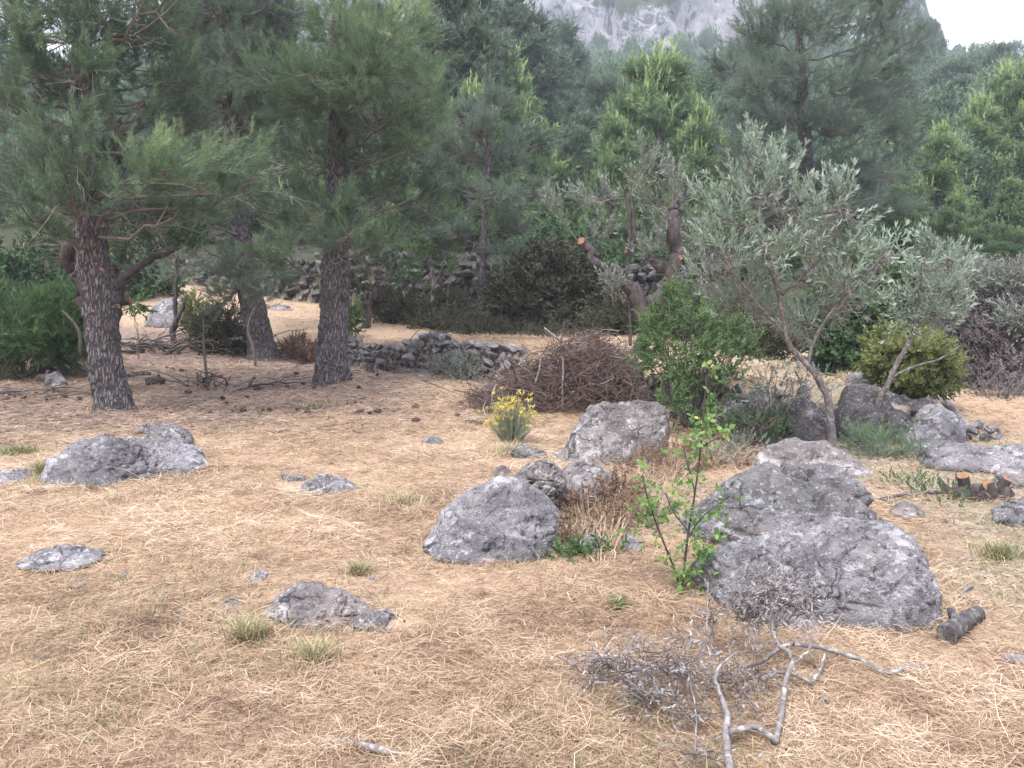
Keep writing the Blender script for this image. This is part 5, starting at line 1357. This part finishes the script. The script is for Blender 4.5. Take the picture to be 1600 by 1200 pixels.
def broad_template(seed, leaf, H=6.0, R=2.4, tint=.5):
    rng = np.random.default_rng(seed)
    o = thing('broadleaf_tree', (0, 0, 0), 'tree', 'tree')
    t = Tubes(); t.add(wiggle(bez((0, 0, -.3), (.2, .1, 1.5), (0, 0, 3.4), 8), .05, rng), np.linspace(.16, .06, 8), 8, .4)
    for k in range(9):
        a = k * 2.4; t.add(bez((0, 0, 1.4 + .15 * k), (R * .3 * math.cos(a), R * .3 * math.sin(a), 2.4 + .2 * k), (R * .6 * math.cos(a), R * .6 * math.sin(a), 3 + .25 * k), 6), np.linspace(.06, .015, 6), 5, .5)
    t.build('trunk', M['bark_far'], o, (0, 0, 0))
    P_, D_, T_ = [], [], []
    for k in range(26):
        d = in_ball(1, rng, .25)[0]; c = np.array([d[0] * R * .8, d[1] * R * .8, H * .6 + d[2] * H * .33]); s = rng.uniform(.5, .9)
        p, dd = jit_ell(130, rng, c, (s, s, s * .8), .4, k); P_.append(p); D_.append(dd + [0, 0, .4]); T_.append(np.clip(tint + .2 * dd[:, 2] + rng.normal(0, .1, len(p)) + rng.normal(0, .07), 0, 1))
    p, d, tt = map(np.concatenate, (P_, D_, T_))
    v, f, tt = scatter(RND[0], p, d, rng.uniform(.25, .42, len(p)), tt, rng)
    mesh_obj('crown', v, f, M[leaf], o, (0, 0, 0), tt)
    return [o, H, False]

TPL = {
    'candle': pine_template(201, 'needle_far', 7, 1.9, .54, .82, .55, 44, .10, 1, .42),
    'candle_wide': pine_template(202, 'needle_far', 7, 2.5, .50, .78, .5, 50, .10, 1, .44),
    'green': pine_template(203, 'needle_far', 7, 2.2, .48, .7, .7, 48, .12, 1, .44),
    'dull': pine_template(204, 'needle_dull', 7.5, 2.3, .36, .7, .62, 50, .18, 0, .42, bare=6),
    'dusky': pine_template(205, 'needle_dull', 7, 2.6, .42, .7, .5, 54, .2, 0, .46, bare=2),
    'broad': broad_template(206, 'leaf_dark', 6, 2.4, .75),
    'broad_green': broad_template(207, 'leaf_shrub', 6, 2.3, .30),
}
def bg_tree(kind, px, top, Y, label, wide=1.0, group='pines of the wood behind the upper wall', rot=None):
    tp = TPL[kind]; rng = np.random.default_rng(int(px * 7 + Y * 13 + 5000))
    x = (px - 800) / F * Y / FWD[1] if False else P(px, top, Y)[0]
    z = hz(x, Y); h = P(px, top, Y)[2] - z
    s = h / tp[1]
    if not tp[2]: o = tp[0]; tp[2] = True
    else: o = copy_tree(tp[0])
    o.location = (x, Y, z); o.scale = (s * wide, s * wide, s); o.rotation_euler = (0, 0, rng.uniform(0, 6.28) if rot is None else rot)
    tag(o, label, 'pine tree' if tp[0].name.startswith('pine') else 'tree', group)
    return o

for a in [
    ('candle', 792, 112, 33, 'yellow-green young pine with upright pale shoots, right of the grey twiggy pine', 1.15),
    ('candle', 742, 158, 29, 'half hidden yellow-green pine just behind the grey twiggy pine', 1.1),
    ('candle_wide', 1032, 106, 34, 'brightest yellow-topped pine, rising directly above the pruned olive', 1.2),
    ('candle', 1098, 188, 31, 'small yellow-tipped pine between the brightest-topped pine and the broad cone-hung pine', 1.1),
    ('green', 962, 196, 31, 'mid-green pine left of the brightest yellow-topped pine', 1.0),
    ('dusky', 902, 205, 36, 'dusky shaded pine in the dark gap between two yellow-topped pines', .9),
    ('green', 852, 300, 28, 'low green pine above the mound of brambles', 1.2),
    ('candle_wide', 925, 318, 26.5, 'low bright pine behind the cut limb of the pruned olive', 1.1),
    ('green', 1000, 290, 28, 'green pine whose foliage fills the gap behind the pruned olive', 1.2),
    ('dull', 880, 56, 60, 'far blue-green pine highest below the cliff foot', 1.25),
    ('dusky', 830, 84, 52, 'far bluish pine left of the one highest below the cliff', 1.2),
    ('dusky', 752, 60, 56, 'far bluish pine showing past the right flank of the straight pine', 1.3),
    ('dusky', 945, 128, 50, 'bluish rounded pine behind the mid-green pine', 1.2),
    ('broad', 1000, 118, 62, 'dark leafy tree in the scrub belt below the cliff', 1.5),
    ('broad', 1075, 110, 64, 'dark broad tree below the cliff, left of the broad cone-hung pine', 1.6),
    ('dusky', 1130, 165, 44, 'shaded bluish pine at the left flank of the broad cone-hung pine', 1.2),
    ('candle_wide', 1130, 300, 28, 'bright bushy pine straight behind the tip of the leafy olive', 1.2),
    ('dusky', 1190, 60, 46, 'tall slender pine top beside the cone-hung pine, against the cliff', .7),
    ('broad_green', 1420, 170, 40, 'leafy deep green tree right of the cone-hung pine', 1.2),
    ('dusky', 1395, 110, 48, 'hazy pine behind the right side of the cone-hung pine', 1.1),
    ('candle', 1470, 215, 30, 'light green pine left of the tall pale pines at the right edge', 1.2),
    ('candle', 1532, 172, 33, 'pale upright pine second from the right edge', 1.2),
    ('candle_wide', 1592, 118, 34, 'tallest pale green pine at the right picture edge', 1.15),
    ('green', 1400, 300, 27, 'green pine between the leafy olive and the leaning olive', 1.2),
    ('green', 1495, 310, 26, 'low green pine above the leaning silvery olive', 1.3),
    ('green', 1580, 290, 25.5, 'low dark green pine above the brownish thicket', 1.3),
    ('dusky', 1500, 100, 66, 'hazy blue pine on the right ridge below the bare sky', 1.4),
    ('dusky', 1562, 74, 84, 'round-topped hazy pine on the right skyline', 1.2),
    ('dull', 1456, 46, 100, 'lone dark pine standing clear against the white sky', .95),
    ('dusky', 30, 190, 33, 'shaded pine at the left picture edge behind the stub-scarred pine', 1.3),
    ('green', 100, 240, 28, 'green pine behind the trunk of the stub-scarred pine', 1.3),
    ('dusky', 200, 190, 36, 'dark pine below the patch of bright sky', 1.4),
    ('dull', 270, 110, 33, 'tall dull pine between the stub-scarred and leaning pines', 1.3),
    ('green', 305, 250, 28, 'green pine behind the bright low spray of the stub-scarred pine', 1.3),
    ('dull', 420, 30, 34, 'tall dark pine filling the gap left of the straight pine', 1.3),
    ('green', 470, 215, 29, 'green pine behind the trunk of the straight pine', 1.3),
    ('dull', 580, 30, 36, 'tall dull pine just right of the straight pine', 1.2),
    ('green', 610, 230, 28, 'green pine between the straight pine and the grey twiggy pine', 1.2),
    ('dusky', 672, 78, 40, 'bluish pine rising left of the grey twiggy pine', 1.2),
    ('broad_green', 660, 300, 26, 'fresh green leafy tree behind the thin grey-stemmed tree', 1.1),
    ('broad', 150, 380, 29, 'dark leafy tree in the shade behind the stub-scarred pine', 1.5),
    ('broad', 380, 380, 29, 'dark leafy tree in the shade behind the leaning pine', 1.5),
    ('dull', 705, -30, 31, 'tall dusky pine whose twiggy top crosses the left end of the cliff', 1.1),
    ('dull', 800, 20, 45, 'far dark pine hiding the left end of the cliff foot', 1.4),
    ('dull', 350, -60, 36, 'tall dark pine behind the leaning pine, highest at left centre', 1.3),
    ('broad', 1395, 352, 26, 'dark leafy tree low between the cone-hung pine and the leaning olive', 1.5),
    ('dusky', 1345, 255, 31, 'shaded pine below the right branches of the cone-hung pine', 1.2),
    ('dusky', 1440, 300, 33, 'shaded pine behind the light green pine near the right edge', 1.3),
    ('broad_green', 1520, 360, 24.5, 'fresh green leafy tree right behind the leaning silvery olive', 1.3),
    ('broad_green', 1450, 385, 23.5, 'deep green tree low behind the leaning silvery olive', 1.3),
    ('broad', 1570, 375, 23, 'dark leafy tree behind the brownish thicket', 1.5),
    ('broad', 1240, 390, 23, 'dark leafy tree in the shade behind the leafy olive', 1.4),
    ('green', 1340, 330, 25, 'green pine filling the gap behind the right half of the leafy olive', 1.3),
    ('broad', 760, 380, 26, 'dark leafy tree behind the slim bare stem', 1.3),
]:
    bg_tree(*a)

def far_wood():
    rng = np.random.default_rng(300)
    P_, D_, S_, T_ = [], [], [], []
    tk = Tubes(); n = 0
    while n < 1080:
        az = math.radians(rng.uniform(-38, 41)); r = math.sqrt(rng.uniform(44 ** 2, 215 ** 2)) if n < 900 else rng.uniform(36, 46)
        x, y = r * math.sin(az), r * math.cos(az); z = hz(x, y); n += 1
        h = rng.uniform(3.6, 6.5) * (1 if 46 < r < 150 else .8 if r > 150 else .62); R = h * rng.uniform(.30, .42); near = n > 900; m = int(300 * (1.5 if r < 90 else .8)) * (2 if near else 1)
        d = in_ball(m, rng, .35); f = .5 + .5 * d[:, 2]
        k = (1 - .45 * np.clip(f - .5, 0, 1)) * (1 + .45 * fbm(nrm(d) * 2 + n, 2))
        p = np.stack([x + d[:, 0] * R * k, y + d[:, 1] * R * k, z + h * (.12 + .88 * f)], 1)
        P_.append(p); D_.append(nrm(d * .6 + [0, 0, .9] + rng.normal(0, .3, d.shape))); S_.append(rng.uniform(.45, .85, m) * (.36 if near else .52 + r / 200))
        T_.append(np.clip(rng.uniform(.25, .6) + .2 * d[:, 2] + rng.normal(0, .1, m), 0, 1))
    p, d, s, t = map(np.concatenate, (P_, D_, S_, T_))
    v, f, tt = scatter(needle_tuft(8, .6, .15, .8, rng), p, d, s, t, rng)
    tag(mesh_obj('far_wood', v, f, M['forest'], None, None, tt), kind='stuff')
far_wood()
# ================================================================== mown straw, grass, litter
def in_foot(x, y, grow=0.0):
    m = np.zeros(len(x), bool)
    for fx, fy, rx, ry, a in FOOT:
        dx, dy = x - fx, y - fy
        u = dx * math.cos(a) + dy * math.sin(a); w_ = -dx * math.sin(a) + dy * math.cos(a)
        m |= (u / (rx * .9 + grow)) ** 2 + (w_ / (ry * .85 + grow)) ** 2 < 1
    return m

def strands(x, y, length, width, tint, rng, tilt, curl=.5, z0=None, upright=0.0):
    """curved tapering blades: 3 stations, 3 triangles each"""
    n = len(x)
    z = hgt(x, y) if z0 is None else z0
    a = rng.uniform(0, 2 * math.pi, n)
    d = np.stack([np.cos(a), np.sin(a), 0 * a], 1); sd = np.stack([-np.sin(a), np.cos(a), 0 * a], 1)
    d[:, 2] = tilt; d = nrm(d)
    b = np.stack([x, y, z], 1)
    m = b + d * (length * .5)[:, None] + sd * (rng.normal(0, .12, n) * curl * length)[:, None]
    e = b + d * length[:, None] + sd * (rng.normal(0, .35, n) * curl * length)[:, None]; e[:, 2] -= np.abs(rng.normal(0, .22, n)) * curl * length * (.4 + d[:, 2])
    tw = nrm(sd + np.stack([0 * a, 0 * a, rng.normal(0, .6, n)], 1))
    hw = (width / 2)[:, None]
    v = np.stack([b - tw * hw * .8, b + tw * hw * .8, m - tw * hw, m + tw * hw, e], 1).reshape(-1, 3)
    k = np.arange(n)[:, None, None] * 5
    f = (np.array([(0, 1, 3), (0, 3, 2), (2, 3, 4)])[None] + k).reshape(-1, 3)
    return v, f, np.repeat(np.clip(tint, 0, 1), 5)

def field(n, r0, r1, rng, p=1.0, az=43):
    u = rng.uniform(0, 1, n)
    r = r0 * (r1 / r0) ** u if p == 1 else (r0 ** (2 - p) + u * (r1 ** (2 - p) - r0 ** (2 - p))) ** (1 / (2 - p))
    a = np.radians(rng.uniform(-az, az, n))
    return r * np.sin(a), r * np.cos(a), r

def straw():
    rng = np.random.default_rng(401)
    x, y, r = map(np.concatenate, zip(field(760000, 1.9, 17, rng, 1.45, 49), field(90000, 15, 27, rng, 1.0)))
    lit, gra, wood = zones(x, y)
    q = np.stack([x, y, 0 * x], 1)
    c1 = fbm(q * 1.3, 4); c2 = fbm(q * 6 + 3, 3); c3 = fbm(q * .5 + 8, 3)
    keep = rng.uniform(size=len(x)) < (1 - .88 * lit) * (1 - .72 * gra) * (1 - wood) * (.45 + .55 * sstep(-.35, .2, c1 + .5 * c2)) 
    keep &= ~in_foot(x, y)
    x, y, r, c1, c2, c3 = (t[keep] for t in (x, y, r, c1, c2, c3))
    n = len(x)
    heap = sstep(-.1, .55, c1 + .5 * c2)
    z = hgt(x, y) + rng.uniform(0, 1, n) * (.008 + .045 * heap)
    L = rng.lognormal(-2.85, .5, n) * (1 + .04 * r); W = rng.uniform(.0009, .0024, n) * (1 + .13 * r)
    tint = .56 + .42 * c2 + .36 * c3 + rng.normal(0, .13, n) - .32 * (rng.uniform(size=n) < .17)  # some strands darkened to paint the small shadows between stalks
    v, f, t = strands(x, y, L, W, tint, rng, rng.normal(.10, .22, n) + .12 * heap, 1.3, z)
    tag(mesh_obj('straw', v, f, M['straw'], None, None, t), kind='stuff')
    print('straw', n)
straw()

def wads():
    """raked wads of hay and dark bits of stalk lying on the mown straw"""
    rng = np.random.default_rng(405)
    cx, cy, r = field(1100, 2.1, 12, rng, 1.3, 46)
    lit, gra, wood = zones(cx, cy)
    q = np.stack([cx, cy, 0 * cx], 1)
    k = (rng.uniform(size=len(cx)) < (1 - .9 * lit) * (1 - .6 * gra) * (1 - wood)) & (fbm(q * .9 + 12, 3) > -.15) & ~in_foot(cx, cy, .05)
    cx, cy, r = cx[k], cy[k], r[k]; m = len(cx); per = 110
    R = rng.lognormal(-2.5, .5, m); T = rng.normal(.40, .16, m)
    x = np.repeat(cx, per) + rng.normal(0, 1, m * per) * np.repeat(R, per) * 1.2; y = np.repeat(cy, per) + rng.normal(0, 1, m * per) * np.repeat(R, per) * .8
    d2 = ((x - np.repeat(cx, per)) ** 2 + (y - np.repeat(cy, per)) ** 2) / np.repeat(R, per) ** 2
    n = len(x); z = hgt(x, y) + rng.uniform(0, 1, n) * np.repeat(np.minimum(R, .14), per) * .55 * np.exp(-d2 * .5)
    v, f, t = strands(x, y, rng.lognormal(-2.7, .4, n), rng.uniform(.001, .0026, n) * (1 + .12 * y), np.repeat(T, per) + rng.normal(0, .15, n), rng, rng.normal(.15, .35, n), 1.5, z)
    x, y, r = field(5200, 2.0, 13, rng, 1.35, 46); keep = ~in_foot(x, y); x, y = x[keep], y[keep]; n = len(x)
    v2, f2, t2 = strands(x, y, rng.uniform(.02, .13, n), rng.uniform(.002, .006, n), rng.uniform(0, .16, n), rng, rng.normal(.15, .25, n), .8, hgt(x, y) + .02)
    tag(mesh_obj('hay', np.concatenate([v, v2]), np.concatenate([f, f2 + len(v)]), M['straw'], None, None, np.concatenate([t, t2])), kind='stuff')
wads()

def litter():
    rng = np.random.default_rng(402)
    x, y, r = field(90000, 7.5, 21, rng, 1.2)
    lit, gra, wood = zones(x, y)
    k = (rng.uniform(size=len(x)) < lit * .9) & ~in_foot(x, y); x, y, r = x[k], y[k], r[k]; n = len(x)
    v, f, t = strands(x, y, rng.uniform(.06, .22, n), rng.uniform(.006, .013, n), .5 + .3 * fbm(np.stack([x, y, 0 * x], 1) * 2, 3) + rng.normal(0, .22, n), rng, rng.normal(.08, .18, n), .6, hgt(x, y) + rng.uniform(0, .015, n))
    tag(mesh_obj('needle_litter', v, f, M['litter'], None, None, t), kind='stuff')
litter()

def dry_grass():
    """uncut stalks round the rocks and thin half-green grass"""
    rng = np.random.default_rng(403); X, Y_, L, T = [], [], [], []
    for fx, fy, rx, ry, a in FOOT:
        m = int(420 * (rx + ry)); th = rng.uniform(0, 6.28, m); k = 1 + np.abs(rng.normal(0, .10, m)) / max(rx, .2)
        u, w_ = np.cos(th) * rx * k, np.sin(th) * ry * .9 * k
        dn = fbm(np.stack([fx + u, fy + w_, 0 * u], 1) * 3, 2) > -.1
        X.append((fx + u * math.cos(a) - w_ * math.sin(a))[dn]); Y_.append((fy + u * math.sin(a) + w_ * math.cos(a))[dn]); L.append((rng.lognormal(-2.9, .45, m))[dn]); T.append(rng.uniform(.5, 1, m)[dn])
    x, y, r = field(46000, 2.2, 15, rng, 1.5)
    lit, gra, wood = zones(x, y)
    c = fbm(np.stack([x, y, 0 * x], 1) * 1.1 + 31, 4) + .5 * gra
    k = (c > .20) & ~in_foot(x, y) & (rng.uniform(size=len(x)) < .9 - .8 * lit)
    X.append(x[k]); Y_.append(y[k]); L.append(rng.uniform(.04, .12, k.sum())); T.append(np.clip(.75 - (c[k] - .2) * 1.1 + rng.normal(0, .2, k.sum()), 0, 1))
    x, y, L, T = map(np.concatenate, (X, Y_, L, T)); n = len(x)
    v, f, t = strands(x, y, L, rng.uniform(.002, .004, n) * (1 + .06 * y), T, rng, np.abs(rng.normal(1.1, .6, n)), .7)
    tag(mesh_obj('grass', v, f, M['grass'], None, None, t), kind='stuff')
dry_grass()

def chips():
    """small pale stone chips in the gravel"""
    rng = np.random.default_rng(404)
    x, y, r = field(9000, 3.2, 11, rng, 1.2)
    lit, gra, wood = zones(x, y); k = (rng.uniform(size=len(x)) < gra * .45 + .012) & ~in_foot(x, y); x, y = x[k], y[k]
    q, f0 = icosphere(1); q = q * (1 + .3 * fbm(q * 2, 2))[:, None]; n = len(x)
    s = np.minimum(rng.lognormal(-4.4, .5, n), .035)
    v, f, t = scatter((q * [1, .8, .6], f0, np.zeros(len(q))), np.stack([x, y, hgt(x, y) + s * .2], 1), rng.normal(0, .3, (n, 3)) + [0, 0, 1], s, np.full(n, .5), rng)
    tag(mesh_obj('gravel', v, f, M['rock_warm'], None, None, t), kind='stuff')
chips()

def tuft(label, px, py, rx, n, h, tint, seed, name='grass_tuft', mat='grass', cat='grass tuft', wv=.004, tl=1.6):
    rng = np.random.default_rng(seed); b = G(px, py); k = b[1] / F
    a = rng.uniform(0, 6.28, n); q = np.minimum(np.abs(rng.normal(0, .5, n)), 1.0) * rx * k * (1 + .3 * np.sin(a * 3 + seed))
    x, y = b[0] + q * np.cos(a), b[1] + q * np.sin(a) * .8
    v, f, t = strands(x, y, rng.uniform(.5, 1.2, n) * h, np.full(n, wv), np.clip(rng.normal(tint + .26, .28, n), 0, 1), rng, np.abs(rng.normal(tl, .6, n)), .6)
    tag(mesh_obj(name, v, f, M[mat], None, b, t), label, cat)
tuft('half-dry grass tuft at the left end of the mottled dark rock', 388, 1005, 36, 420, .17, .45, 501)
tuft('thin greenish grass tuft in front of the mottled dark rock', 492, 1040, 32, 320, .15, .5, 502)
tuft('dark green grass patch at the left edge, above the low grey rock', 28, 712, 44, 700, .12, .12, 503, wv=.007)
tuft('green grass tuft at the left end of the long white-topped boulder', 66, 742, 18, 260, .16, .3, 504, wv=.006)
tuft('green grass patch on the gravel near the right picture edge', 1560, 876, 46, 520, .13, .2, 505)
tuft('faint greenish grass right of the humped rock', 625, 790, 46, 420, .12, .6, 506)
tuft('small green tuft in the straw right of the two flat bedded stones', 562, 900, 26, 240, .10, .3, 507)
tuft('green grass by the foot of the straight pine, in the litter', 490, 638, 30, 200, .12, .35, 508, wv=.008)
tuft('bright little green seedling tuft in the straw left of the sapling', 964, 960, 12, 130, .10, .08, 509, mat='leaf_bright', name='seedling', cat='seedling')
tuft('tall dry grass under the yellow-flowered plant', 790, 712, 40, 420, .16, .75, 510, wv=.005)
tuft('pale dry grass standing right of the low rubble wall', 1330, 600, 26, 300, .22, .95, 511, wv=.010)

def weeds(label, balls, base, leaf, n, size, seed, tint, tm=None, name='weed_patch', stems=30):
    sh(name, label, 'weeds', balls, base, tm or TINY, leaf, n, size, seed, tint=tint, stems=stems, wood='straw', fine=.5)
weeds('brown dry weeds spilling between the round boulder and the sapling', [(920, 815, 5.7, 50, 46, .35), (980, 830, 5.5, 60, 40, .3), (900, 860, 5.2, 36, 30, .15), (960, 780, 5.9, 50, 24, .2)], (940, 890), 'leaf_dead', 900, .09, 521, .75, stems=260)
weeds('low green weeds at the right foot of the round boulder', [(890, 885, 4.95, 34, 24, .6), (930, 880, 5.0, 30, 20, .4)], (905, 912), 'leaf_shrub', 200, .09, 522, .45, RND, stems=30)
weeds('grey-green weeds beside the broad flat rock', [(1110, 720, 7.5, 40, 16, .6), (1160, 700, 7.8, 30, 16, .4)], (1130, 742), 'olive_dull', 160, .09, 523, .4, stems=70)
weeds('brown weeds round the base of the tall wedge boulder', [(1010, 740, 6.9, 60, 26, .6), (1070, 720, 7.2, 40, 24, .4)], (1030, 775), 'leaf_dead', 420, .08, 524, .8, stems=160)
weeds('green creeping weeds in front of the sawn stump', [(1470, 780, 6.4, 60, 16, .6), (1420, 760, 6.8, 40, 14, .4)], (1450, 795), 'leaf_shrub', 130, .08, 525, .5, stems=40)
weeds('green weeds tangled over the dark wall stones behind the tall wedge boulder', [(1120, 660, 9.0, 40, 26, .4), (1190, 670, 8.7, 50, 24, .6)], (1150, 700), 'leaf_dark', 130, .10, 526, .8, RND, stems=30)

def cones_on_ground():
    rng = np.random.default_rng(530)
    for k in range(46):
        px, py = (rng.uniform(200, 620), rng.uniform(575, 650)) if k < 36 else (rng.uniform(560, 720), rng.uniform(620, 668))
        if k >= 36 and k % 2: px, py = rng.uniform(10, 150), rng.uniform(600, 650)
        b = G(px, py)
        if in_foot(np.array([b[0]]), np.array([b[1]]))[0]: continue
        o = bpy.data.objects.new('pine_cone', cone_mesh()); C.objects.link(o)
        o.location = (b[0], b[1], b[2] + .025); o.rotation_euler = (math.pi / 2 + rng.normal(0, .2), rng.uniform(-3, 3), rng.uniform(0, 6.28)); o.scale = [rng.uniform(.9, 1.5)] * 3
        tag(o, 'dark fallen pine cone lying on the ground near the pine trunks', 'pine cone', 'pine cones fallen under the pines')
cones_on_ground()
